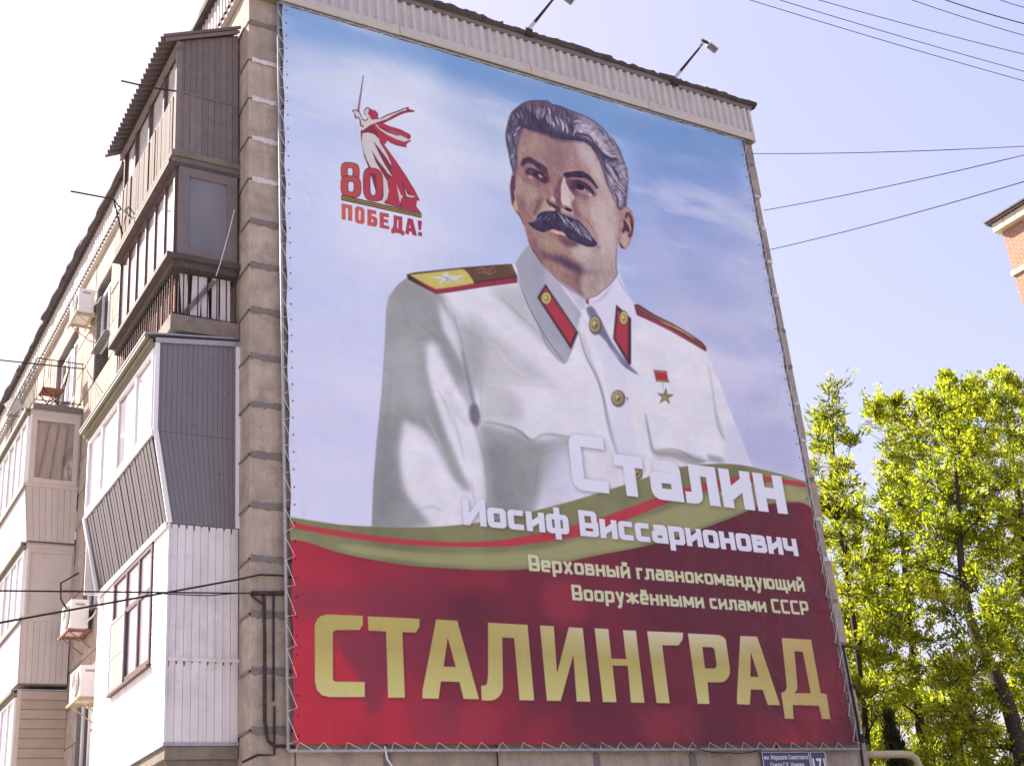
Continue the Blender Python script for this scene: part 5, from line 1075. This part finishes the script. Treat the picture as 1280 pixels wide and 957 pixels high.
# right edge of the end wall: cables down to a tangled box
cr = tag(empty('cable_run', (9.9, -.03, 4.3)), 'black cables with a tangled knot running down the right edge of the wall', 'cable')
MB().tube([at(1054, 808, y=-.04), at(1062, 850, y=-.04), at(1072, 900, y=-.04), at(1079, 957, y=-.04), at(1081, 975, y=-.04)], .018, 6).build('cable', 'black', cr)
MB().tube([at(1046, 806, y=-.05), at(1064, 808, y=-.05), at(1072, 812, y=.05)], .016, 6).build('cable', 'black', cr); MB().tube([at(1056, 852, y=-.04), at(1066, 856, y=-.04), at(1075, 866, y=.03), at(1084, 884, y=.05)], .010, 6).build('cable', 'black', cr)
for k in range(7):
    c = at(1073, 922, y=-.07); pts = [c+Vector((random.uniform(-.16, .16), random.uniform(-.05, .0), random.uniform(-.09, .09))) for _ in range(5)]; MB().tube(pts, .012, 5).build('cable', 'black', cr)
wire('thin dark cord hanging along the bottom of the banner frame', [at(870, 934, y=-.15), at(910, 940, y=-.15), at(952, 936, y=-.15)], .007, .03, 6)
wire('white cord dangling below the banner frame at the left', [at(481, 932, y=-.12), at(484, 948, y=-.1), at(496, 966, y=-.05)], .012, .0, 6, m='cord')
wire('dark cord dropping from the banner frame under the first letters', [at(620, 930, y=-.10), at(622, 948, y=-.05), at(622, 972, y=-.03)], .009, .0, 6)

# house number plate
pl = tag(empty('house_number_plate', (8.45, -.05, 3.85)), 'dark blue street name plate with white lettering and number 171 under the banner', 'street sign')
PZ0, PZ1 = 3.62, 4.03
for x0, x1 in ((7.83, 8.76), (8.78, 9.09)):
    MB().box(x0, x1, -.045, -.03, PZ0, PZ1).build('plate', 'plate', pl); w = .012; f_ = MB(); f_.box(x0, x1, -.049, -.046, PZ1-w, PZ1).box(x0, x1, -.049, -.046, PZ0, PZ0+w).box(x0, x0+w, -.049, -.046, PZ0+w, PZ1-w).box(x1-w, x1, -.049, -.046, PZ0+w, PZ1-w); f_.build('border', 'white', pl)
def lettering(txt, x, z, size, width=None):
    c = bpy.data.curves.new('lettering', 'FONT'); c.body = txt; c.size = size; c.align_x = 'CENTER'; c.extrude = .001; c.offset = size*.022; c.materials.append(M['white'])
    o = bpy.data.objects.new('lettering', c); COL.objects.link(o); o.rotation_euler = (math.pi/2, 0, 0); o.parent = pl; o.location = (x-8.45, -.049+.05, z-3.85)
    bpy.context.view_layer.update()
    me = bpy.data.meshes.new_from_object(o.evaluated_get(bpy.context.evaluated_depsgraph_get())); sx = width/max(.01, o.dimensions.x) if width else 1
    n_ = bpy.data.objects.new('lettering', me); COL.objects.link(n_); n_.parent = pl; n_.location = o.location.copy(); n_.rotation_euler = o.rotation_euler; n_.scale.x = sx; bpy.data.objects.remove(o)
lettering('им. Маршала Советского', 8.295, 3.92, .085, .86); lettering('Союза Г.К. Жукова', 8.295, 3.81, .085, .66); lettering('171', 8.935, 3.74, .27, .25)
MB().box(8.4, 8.5, -.03, .02, 3.7, 3.75).build('fixing', 'iron', pl)

# cream gas pipe at the lower right
gp = tag(empty('gas_pipe', (10.6, .5, 4.0)), 'thick cream painted pipe bending down beside the right edge of the building', 'pipe')
c = [at(1080, 943, y=.5), at(1092, 942.5, y=.5), at(1128, 942, y=.5), at(1138, 943, y=.5), at(1145, 948, y=.5), at(1149, 957, y=.5), at(1151, 990, y=.5)]
c = c+[Vector((c[-1].x, .5, 0.0))]; MB().tube(c, .062, 14).build('pipe', 'cream_pipe', gp, smooth=True); MB().tube([c[0], Vector((9.9, .5, c[0].z))], .062, 14).build('pipe', 'cream_pipe', gp)
MB().tube([c[-2]+Vector((0, 0, .2)), c[-2]+Vector((0, 0, .28))], .085, 12).build('collar', 'cream_pipe', gp)

# ------------------------------------------------------------------ the banner
BX0, BX1, BZ0, BZ1 = .50, 9.66, 4.115, 15.29          # printed sheet
TW, TH = 1440, 1753
def src2pl(px):
    px = np.asarray(px, float); d = np.concatenate([px-[PCX, PCY], np.full((len(px), 1), FOC)], 1)@ROT; t = (-.14-CAM[1])/d[:, 1]
    return np.stack([CAM[0]+d[:, 0]*t, CAM[2]+d[:, 2]*t], 1)
def pl2src(Q):
    Q = np.asarray(Q, float); P = np.stack([Q[:, 0]-CAM[0], np.full(len(Q), -.14-CAM[1]), Q[:, 1]-CAM[2]], 1)@ROT.T; return P[:, :2]/P[:, 2:]*FOC+[PCX, PCY]
def to_tex(P):
    q = src2pl(P); return np.stack([(q[:, 0]-BX0)/(BX1-BX0)*TW, (BZ1-q[:, 1])/(BZ1-BZ0)*TH], 1)
pt = Painter(TW, TH, to_tex, 2.35)
rng = np.random.default_rng(5); RR = random.Random(7)
paint_sky(pt, rng); paint_jacket(pt, rng, RR); paint_head(pt, rng, RR); paint_band(pt, rng, RR)
for t_, a_, b_, zc, wt, gap, colr in LINES: paint_text(pt, t_, a_, b_, zc[0], zc[1], wt, gap, colr, pl2src, (1.2, 1.6, 2.2, (70, 50, 70), .5))
paint_headline(pt); paint_emblem(pt)
pic = np.clip(pt.im, 0, 1)
lin = np.where(pic <= .04045, pic/12.92, ((pic+.055)/1.055)**2.4)*PRINT_GAIN
lin = np.clip(lin, 0, 1); srgb = np.where(lin <= .0031308, lin*12.92, 1.055*np.power(lin, 1/2.4)-.055)
img = bpy.data.images.new('banner print', TW, TH, alpha=False); buf = np.ones((TH, TW, 4), np.float32); buf[..., :3] = srgb[::-1]; img.pixels.foreach_set(buf.ravel()); img.update(); img.pack()
mp = bpy.data.materials.new('printed vinyl mesh'); mp.use_nodes = True; n, l = mp.node_tree.nodes, mp.node_tree.links; b = n['Principled BSDF']; b.inputs['Roughness'].default_value = .55; b.inputs['Specular IOR Level'].default_value = .25
ti = n.new('ShaderNodeTexImage'); ti.image = img; ti.interpolation = 'Cubic'; ti.extension = 'EXTEND'; uvn = n.new('ShaderNodeUVMap'); uvn.uv_map = 'UVMap'; l.new(uvn.outputs[0], ti.inputs[0])
wv = n.new('ShaderNodeTexNoise'); wv.inputs['Scale'].default_value = 220; g_ = n.new('ShaderNodeNewGeometry'); l.new(g_.outputs['Position'], wv.inputs['Vector']); mr = n.new('ShaderNodeMapRange'); mr.inputs[3].default_value = .90; mr.inputs[4].default_value = 1.10; l.new(wv.outputs[0], mr.inputs[0])
mx = n.new('ShaderNodeMix'); mx.data_type = 'RGBA'; mx.blend_type = 'MULTIPLY'; mx.inputs[0].default_value = 1; l.new(ti.outputs[0], mx.inputs[6]); l.new(mr.outputs[0], mx.inputs[7]); l.new(mx.outputs[2], b.inputs['Base Color'])
w1 = n.new('ShaderNodeTexNoise'); w1.inputs['Scale'].default_value = .9; w1.inputs['Detail'].default_value = 3; w1.inputs['Distortion'].default_value = 1.2; l.new(g_.outputs['Position'], w1.inputs['Vector']); bu = n.new('ShaderNodeBump'); bu.inputs['Strength'].default_value = .5; bu.inputs['Distance'].default_value = .22; l.new(w1.outputs[0], bu.inputs['Height']); l.new(bu.outputs[0], b.inputs['Normal'])
M['print'] = mp
bn = tag(empty('banner', (5.08, -.14, 4.1)), 'huge printed banner of a moustached man in a white uniform laced to a pipe frame', 'banner')
NX, NZ = 60, 72; vs, fs, uv = [], [], []
for j in range(NZ+1):
    for i in range(NX+1):
        u, v = i/NX, j/NZ; edge = min(u, 1-u, v, 1-v); w = .012*math.sin(u*9+v*3)*math.sin(v*7+1)*min(1, edge*8)
        sx = -.020*(math.sin(v*78+2*math.sin(v*9))*.5+.5)*(1 if u < .001 else -1 if u > .999 else 0); sz = .010*(math.sin(u*62)*.5+.5)*(1 if v < .001 else -1 if v > .999 else 0)
        vs.append((BX0+(BX1-BX0)*u-sx*-1, -.14-w+.004*math.sin(v*60)*(1-min(1, edge*14)), BZ0+(BZ1-BZ0)*v+sz)); uv.append((u, v))
for j in range(NZ):
    for i in range(NX): a = j*(NX+1)+i; fs.append((a, a+1, a+NX+2, a+NX+1))
sh = MB(); sh.add(vs, fs); so = sh.build('printed_sheet', 'print', bn, smooth=True); ul = so.data.uv_layers.new(name='UVMap'); ii = np.zeros(len(so.data.loops), int); so.data.loops.foreach_get('vertex_index', ii); ul.data.foreach_set('uv', np.array(uv, np.float32)[ii].ravel())
FX0, FX1, FZ0, FZ1 = .43, 9.765, 4.055, 15.35
for p_, q_ in (((FX0, FZ0), (FX0, FZ1)), ((FX1, FZ0), (FX1, FZ1)), ((FX0, FZ0), (FX1, FZ0)), ((FX0, FZ1), (FX1, FZ1))):
    MB().tube([(p_[0], -.10, p_[1]), (q_[0], -.10, q_[1])], .024, 10).build('frame_pipe', 'galv', bn, smooth=True)
for z in np.arange(4.8, 15, 1.45):
    for x in (FX0, FX1): MB().box(x-.02, x+.02, -.10, .01, z-.02, z+.02).build('wall_bracket', 'galv', bn)
for x in np.arange(1.6, 9.5, 1.55): MB().box(x-.02, x+.02, -.10, .01, FZ0-.02, FZ0+.02).build('wall_bracket', 'galv', bn)
ey = MB(); ez = MB()
def lace(side, n):
    for i in range(n):
        if side in 'LR':
            z = BZ0+.05+(BZ1-BZ0-.1)*i/n; xs = BX0+.035 if side == 'L' else BX1-.035; xf = FX0-.01 if side == 'L' else FX1+.01; dz = (BZ1-BZ0)/n
            j_ = random.uniform(-.07, .07); P = [(xf, -.128, z+dz*.75+j_), (xs, -.150, z), (xf, -.128, z-.04+j_*.5)]
        else:
            x = BX0+.05+(BX1-BX0-.1)*i/n; zs = BZ0+.03 if side == 'B' else BZ1-.03; zf = FZ0-.005 if side == 'B' else FZ1+.0; dx = (BX1-BX0)/n
            j_ = random.uniform(-.08, .08); P = [(x+dx*.55+j_, -.128, zf), (x, -.150, zs), (x-.05+j_*.5, -.128, zf)]
        MB().tube(P, .0042, 4).build('lacing_cord', 'cord', bn)
lace('L', 29); lace('R', 29); lace('B', 29); lace('T', 29)
for i in range(46):
    z = BZ0+.1+(BZ1-BZ0-.2)*i/45
    for x in (BX0+.045, BX1-.045): MB().tube([(x, -.146, z), (x, -.150, z)], .011, 8).build('eyelet', 'black', bn)

# ------------------------------------------------------------------ floodlights on the roof edge
def flood(base, tip, label):
    base, tip = Vector(base), Vector(tip); f = tag(empty('floodlight', tuple(base)), label, 'floodlight', 'floodlights over the banner')
    d = (tip-base).normalized(); MB().tube([base, tip], .013, 8).build('arm', 'galv', f); side = d.cross(Vector((0, 0, 1))).normalized(); up2 = side.cross(d).normalized()
    for s in (-.035, .035): MB().tube([base+side*s, lerp(base, tip, .93)+side*s*.4], .008, 5).build('arm_rail', 'white' if s < 0 else 'iron', f)
    for k in (.35, .55, .75): c = lerp(base, tip, k); MB().tube([c-d*.09, c+d*.09], .020, 6).build('clamp', 'iron', f)
    MB().box(base.x-.07, base.x+.07, base.y-.07, base.y+.07, base.z-.12, base.z+.03).build('foot', 'iron', f)
    MB().tube([tip-side*.08, tip+side*.08], .030, 6).build('yoke', 'iron', f)
    h = tip+Vector((.10, .02, -.03)); a = Vector((1, .15, -.28)).normalized(); b_ = Vector((-.1, 1, -.25)).normalized(); c_ = a.cross(b_).normalized()
    q = [h-a*.02-b_*.07, h+a*.22-b_*.07, h+a*.22+b_*.07, h-a*.02+b_*.07]
    MB().slab(q, .035).build('housing', 'white', f, bevel=.006); MB().slab([p-c_*.0+Vector((0, 0, -.012)) for p in sub(q, .1, .9, .1, .9)], .006).build('lens', 'glass_dirty', f)
    for k in range(5): MB().slab([p+c_*.036 for p in sub(q, .12+k*.16, .17+k*.16, .08, .92)], .03).build('cooling_fin', 'white', f)
    MB().tube([tip-d*.12+up2*.02, tip-Vector((.05, 0, .0)), h], .008, 5).build('cable', 'black', f)
flood(at(841, 101, y=-.12), at(881, 52, y=-1.0), 'floodlight on a slanting arm near the right end of the roof edge')
flood(at(659, 40, y=-.12), at(699, -10, y=-1.0), 'floodlight arm rising out of view above the portrait head')

# ------------------------------------------------------------------ overhead wires to the right
G2 = 'overhead wires crossing the sky'
far_y = 8.0
for i, (a, b) in enumerate((((925, -8), (1290, 99)), ((962, -8), (1290, 87)), ((1020, -5), (1290, 65)), ((1128, -8), (1290, 42)), ((1170, -8), (1290, 27)), ((1240, -8), (1290, 6)))):
    p0, p1 = at(*a, z=13.5), at(*b, z=13.2); d = p1-p0
    wire(['lowest of the thin wires crossing the upper right sky', 'second lowest thin wire in the upper right sky', 'third wire from the bottom in the upper right sky', 'fourth wire from the bottom in the upper right sky', 'second highest wire in the upper right corner', 'topmost wire cutting the upper right corner'][i],
         [p0-d*.4, p1+d*.6], .0055 if i != 4 else .008, .10, 24, m='iron', group=G2)
for i, (a, b) in enumerate((((940, 192), (1280, 183)), ((955, 263), (1280, 194)), ((963, 312), (1280, 227)))):
    p0 = at(*a, y=2.0); p0.x = 10.0 if p0.x < 10.0 else p0.x; p0 = Vector((10.0, at(*a, x=10.0).y, at(*a, x=10.0).z)); p1 = at(*b, y=p0.y-6)
    wire(['level wire from the top of the wall to the right', 'middle wire rising from the wall to the right', 'lowest wire rising from the wall to the right'][i], [p0, p1, p1+(p1-p0)*.6], .007, .04, 20, m='iron', group='wires leaving the wall edge')

# ------------------------------------------------------------------ brick building at the right
rb = tag(empty('brick_building', (25, 5, 0)), 'orange and cream brick building with a dark roof edge at the far right', 'building')
c = at(1257, 306, x=25.2); zt = c.z; yf = c.y
zt += .85
MB().box(25.2, 38, -12, yf, 0, zt-5.2).build('wall', 'cream', rb); MB().box(25.2, 38, -12, yf, zt-5.2, zt-1.9).build('wall', 'brick', rb, label='orange brick upper wall'); MB().box(25.14, 38.05, -12, yf+.05, zt-1.9, zt-1.74).build('band', 'cream', rb); MB().box(25.2, 38, -12, yf, zt-1.74, zt-.42).build('wall', 'brick', rb)
MB().box(25.02, 38.2, -12.1, yf+.14, zt-.42, zt-.12).build('cornice', 'cream', rb)
for k in range(40): MB().box(24.985, 25.02, yf+.13-k*.42-.40, yf+.13-k*.42, zt-.41, zt-.13).build('cornice_brick', 'cream', rb)
MB().box(24.90, 38.3, -12.2, yf+.26, zt-.12, zt-.04).build('roof', 'roofing', rb); MB().box(24.87, 38.4, -12.3, yf+.30, zt-.04, zt+.01).build('roof_edge', 'slate', rb)
for fl in range(5):
    for k in range(4): frame(QF(25.19, yf-2.6-k*3.2, yf-1.2-k*3.2, 2+fl*3, 3.6+fl*3), .08, .05, 'white', rb, us=(.5,), pane='glass_dirty')

# ------------------------------------------------------------------ trees
def grow(tr, base, height, lean, r0, levels, rnd, spread=.6, up=.25, kids=(5, 5, 4), len_f=(.42, .5, .55), bias=Vector((0, 0, 0)), start=.25):
    """trunk and limbs as tapered tubes; gives back the twig ends"""
    tips = []; limb = MB(); trunk = MB()
    def branch(p, d, L, r, lev):
        n = 7 if lev == 0 else 5; pts = [p.copy()]; rs = [r]; dd = d.copy()
        for i in range(n):
            dd = (dd+Vector((rnd.gauss(0, .10), rnd.gauss(0, .10), rnd.gauss(0, .06)+up*.12*(lev > 0)))+bias*.05).normalized(); pts.append(pts[-1]+dd*L/n); rs.append(r*(1-.80*(i+1)/n))
        (trunk if lev == 0 else limb).tube(pts, rs, 8 if lev == 0 else 5 if lev == 1 else 4, lev < 2)
        if lev >= levels: tips.append(pts[1:]); return
        if lev >= 1: tips.append(pts[-3:])
        k = kids[lev]
        for i in range(k):
            t = start+(1-start)*(i+rnd.random()*.9)/k if lev == 0 else .2+.8*(i+rnd.random())/k; t = min(.98, t); f = t*n; j = int(f); c = lerp(pts[j], pts[j+1], f-j)
            ax = (pts[j+1]-pts[j]).normalized(); th = rnd.random()*2*math.pi; o = ax.orthogonal().normalized(); o = Matrix.Rotation(th, 3, ax)@o; sp = spread*rnd.uniform(.7, 1.25)
            nd = (ax*math.cos(sp)+o*math.sin(sp)+Vector((0, 0, up))).normalized(); branch(c, nd, L*len_f[lev]*rnd.uniform(.7, 1.2)*(1.15-.5*t if lev == 0 else 1), max(.006, rs[j]*.55), lev+1)
    branch(Vector(base), Vector(lean).normalized(), height, r0, 0)
    trunk.build('trunk', 'bark', tr, smooth=True); limb.build('limbs', 'bark', tr, smooth=True); return tips
def foliage(tr, tips, per, L, W, m, rnd, scat=.3, droop=0.0, keep=1.0, up=.0):
    P, D = [], []
    for tp in tips:
        if rnd.random() > keep: continue
        for i in range(per):
            k = rnd.random()*(len(tp)-1); j = int(k); a = lerp(tp[j], tp[min(j+1, len(tp)-1)], k-j); d = (tp[min(j+1, len(tp)-1)]-tp[j]); d = d.normalized() if d.length > 1e-6 else Vector((0, 0, 1))
            P.append(a+Vector((rnd.gauss(0, scat), rnd.gauss(0, scat), rnd.gauss(0, scat)))); D.append(d)
    P = np.array([tuple(p) for p in P]); n = len(P); g = np.random.default_rng(int(rnd.random()*1e6)); D = np.array([tuple(d) for d in D])+g.normal(0, .55, (n, 3))+[0, 0, up-droop]; D /= np.linalg.norm(D, axis=1)[:, None]
    S = np.cross(D, g.normal(0, 1, (n, 3))); S /= np.linalg.norm(S, axis=1)[:, None]; N = np.cross(D, S); l = L*g.uniform(.45, 1.5, (n, 1)); w = W*g.uniform(.7, 1.3, (n, 1))
    V = np.stack([P, P+D*l*.45+S*w*.5+N*l*.06, P+D*l, P+D*l*.45-S*w*.5+N*l*.06], 1).reshape(-1, 3); F = np.arange(4*n).reshape(-1, 4)
    me = bpy.data.meshes.new('crown'); me.vertices.add(4*n); me.vertices.foreach_set('co', (V-np.array(tr.location)).ravel().astype(np.float32)); me.loops.add(4*n); me.loops.foreach_set('vertex_index', F.ravel()); me.polygons.add(n); me.polygons.foreach_set('loop_start', np.arange(0, 4*n, 4)); me.polygons.foreach_set('loop_total', np.full(n, 4)); me.update(); me.validate()
    me.materials.append(M[m]); o = bpy.data.objects.new('crown', me); COL.objects.link(o); o.parent = tr; return n
def tree(label, px, py_top, bx, dist, r0, seed, per, L, W, m, scat, **kw):
    """a tree whose top shows at (px, py_top) and whose stem passes (bx, 900), at that distance"""
    rnd = random.Random(seed); top = at(px, py_top, d=dist); low = at(bx, 900, d=dist); d = (top-low).normalized(); base = low-d*(low.z/d.z); h = (top-base).length
    keep = kw.pop('keep', 1.0); hf = kw.pop('hf', 1.0); droop = kw.pop('droop', 0); fu = kw.pop('fup', 0)
    tr = tag(empty('tree', tuple(base)), label, 'tree'); tips = grow(tr, base, h*hf, tuple(d), r0, 3, rnd, **kw); return foliage(tr, tips, per, L, W, m, rnd, scat, droop, keep, fu)
def built_tree(label, stem, d, r0, spots, seed, L, W, m, per, twigs=9):
    """stem: pixels the trunk passes (low to high) at distance d; spots: (px, py, radius in m) of leaf clumps, each fed by its own limb"""
    rnd = random.Random(seed); S = [at(x, y, d=d) for x, y in stem]; dd = (S[1]-S[0]).normalized(); base = S[0]-dd*(S[0].z/dd.z)
    tr = tag(empty('tree', tuple(base)), label, 'tree'); P = [base]+S; Q = []
    for i in range(len(P)-1):
        for k in range(6): Q.append(lerp(P[i], P[i+1], k/6)+Vector((rnd.gauss(0, .012), rnd.gauss(0, .012), 0))*(i > 0))
    Q.append(P[-1])
    for _ in range(6): Q = [Q[0]]+[(Q[j-1]+Q[j]*2+Q[j+1])/4 for j in range(1, len(Q)-1)]+[Q[-1]]
    rs = [max(.02, r0*(1-.93*(i/len(Q))**1.2)) for i in range(len(Q))]; trunk = MB(); trunk.tube(Q, rs, 9); trunk.build('trunk', 'bark', tr, smooth=True)
    limb = MB(); tips = []; nodes = [(q, r) for q, r in zip(Q, rs)][3:]
    for (px, py, R) in sorted(spots, key=lambda s: -s[1]):
        c = at(px, py, d=d+rnd.uniform(-1.6, 1.9)); best = min(nodes, key=lambda nr: (nr[0]-c).length+max(0, nr[0].z-c.z+.5)*3)
        a, r = best; r = min(r*.6, .02+.012*(a-c).length); mid = lerp(a, c, .5)+Vector((rnd.gauss(0, .15), rnd.gauss(0, .15), rnd.uniform(.0, .25))); pts = [a, lerp(a, mid, .5)+Vector((0, 0, .05)), mid, lerp(mid, c, .5), c]
        rr = [r, r*.85, r*.7, r*.5, r*.35]; limb.tube(pts, rr, 5, False); nodes += [(mid, rr[2]), (c, rr[4])]
        for k in range(twigs):
            v = Vector((rnd.gauss(0, 1), rnd.gauss(0, 1), rnd.gauss(.35, .8))).normalized(); s0 = lerp(mid, c, rnd.uniform(.3, 1)); l = R*rnd.uniform(.6, 1.45)*(1.75 if rnd.random() < .22 else 1)
            t = [s0, s0+v*l*.35+Vector((rnd.gauss(0, .03), rnd.gauss(0, .03), 0)), s0+v*l*.7, s0+v*l+Vector((0, 0, rnd.uniform(-.05, .12)))]; limb.tube(t, [.010, .008, .006, .003], 4, False); tips.append(t[1:] if rnd.random() < .8 else t[2:])
    limb.build('limbs', 'bark', tr, smooth=True, kind='stuff'); return foliage(tr, tips, per, L, W, m, rnd, .055, 0, .96, .35)

def inside(x, y, P):
    c = False
    for i in range(len(P)):
        (x1, y1), (x2, y2) = P[i-1], P[i]
        if (y1 > y) != (y2 > y) and x < (x2-x1)*(y-y1)/(y2-y1)+x1: c = not c
    return c
def TREES():
    rnd = random.Random(12); outline = [(1096,520),(1112,512),(1134,528),(1150,528),(1166,512),(1185,492),(1202,502),(1216,497),(1246,486),(1262,492),(1280,515),(1310,505),(1360,560),(1400,1100),(1080,1100),(1066,900),(1050,780),(1046,720),(1046,670),(1062,628),(1090,612),(1118,575),(1100,540)]
    holes = [(1178,790,20),(1198,815,16),(1160,885,12),(1085,640,16),(1108,570,12),(1228,900,10),(1215,640,8),(1190,745,12),(1235,760,9),(1150,700,7)]
    spots = []
    for _ in range(6000):
        x, y = rnd.uniform(1055, 1400), rnd.uniform(480, 1100)
        if not inside(x, y, outline) or any(math.hypot(x-a, y-b) < r for a, b, r in holes) or any(math.hypot(x-a, y-b) < 19 for a, b, _ in spots): continue
        spots.append((x, y, rnd.uniform(.34, .52)))
    for x, y in ((1090,510),(1100,503),(1112,506),(1160,506),(1186,478),(1192,482),(1216,484),(1222,492),(1246,474),(1252,468),(1262,484),(1280,500)): spots.append((x, y, .16))
    stems = {'a': ([(1290, 1000), (1263, 882), (1236, 828), (1212, 780), (1200, 700), (1196, 600), (1190, 540)], 28, .19, 'leaf', 'large yellow-green tree with a dark leaning trunk at the right'),
             'b': ([(1350, 1000), (1318, 860), (1290, 720), (1270, 600), (1258, 520)], 31, .20, 'leaf', 'yellow-green tree at the very edge, right of the dark leaning trunk'),
             'c': ([(1160, 1000), (1148, 880), (1135, 760), (1125, 640), (1118, 545)], 32, .15, 'leaf', 'bushy tree between the slender tree and the dark leaning trunk'),
             'd': ([(1215, 1060), (1205, 960), (1195, 880)], 34, .14, 'leaf2', 'low green tree low down behind the dark leaning trunk')}
    own = {k: [] for k in stems}
    def near_stem(x, y, st):
        return y > 640 and any(abs(x-(x1+(x2-x1)*(y-y1)/(y2-y1))) < (7 if y < 740 else 12) for (x1, y1), (x2, y2) in zip(st[:-1], st[1:]) if min(y1, y2) <= y <= max(y1, y2))
    spots = [s for s in spots if not near_stem(s[0], s[1], stems['a'][0])]
    for s in spots:
        x, y, r = s; k = 'd' if y > 840 and 1120 < x < 1260 and rnd.random() < .6 else 'c' if x < 1158-(y-500)*.02 else 'b' if x > 1246+(y-500)*.06 else 'a'; own[k].append(s)
    for i, k in enumerate(stems): st, d, r0, m, lab = stems[k]; built_tree(lab, st, d, r0, own[k], 31+i, .092, .047, m, 50, 15)
    sl = []
    for y, x0, x1 in ((492,1036,1044),(512,1022,1052),(534,1016,1062),(558,1012,1068),(584,1010,1072),(612,1012,1072),(642,1014,1070),(672,1018,1074),(704,1022,1082),(738,1028,1088),(775,1034,1094),(815,1046,1100),(855,1056,1106),(895,1066,1112),(940,1074,1118)):
        n = max(1, int((x1-x0)/17))
        for j in range(n): sl.append((x0+(x1-x0)*(j+.5)/n+rnd.uniform(-4, 4), y+rnd.uniform(-8, 8), rnd.uniform(.20, .32)))
    built_tree('slender upright tree with narrow leaves right beside the building edge', [(1090, 1000), (1078, 860), (1062, 740), (1046, 640), (1042, 560), (1040, 500)], 30, .09, sl, 77, .18, .046, 'leaf2', 20, 11)
    # narrow dark evergreen
    p = at(1110, 888, d=24); tr = tag(empty('evergreen_tree', (p.x, p.y, 0)), 'narrow dark evergreen with a pointed top beside the pipe', 'tree'); rnd = random.Random(3)
    MB().tube([(p.x, p.y, 0), (p.x, p.y, p.z-.1)], [.10, .02], 7).build('trunk', 'bark', tr); tips = []
    for k in range(700):
        t = rnd.random()**.8; z = p.z*(1-t*.75)-.0; r = .02+.8*t*.75*rnd.random()**.4; a = rnd.random()*6.283; q = Vector((p.x+r*math.cos(a), p.y+r*math.sin(a), z-.12)); tips.append([q, q+Vector((.02*math.cos(a), .02*math.sin(a), .12))])
    foliage(tr, tips, 16, .10, .03, 'leaf3', rnd, .035, 0, 1, 1.2)
TREES()
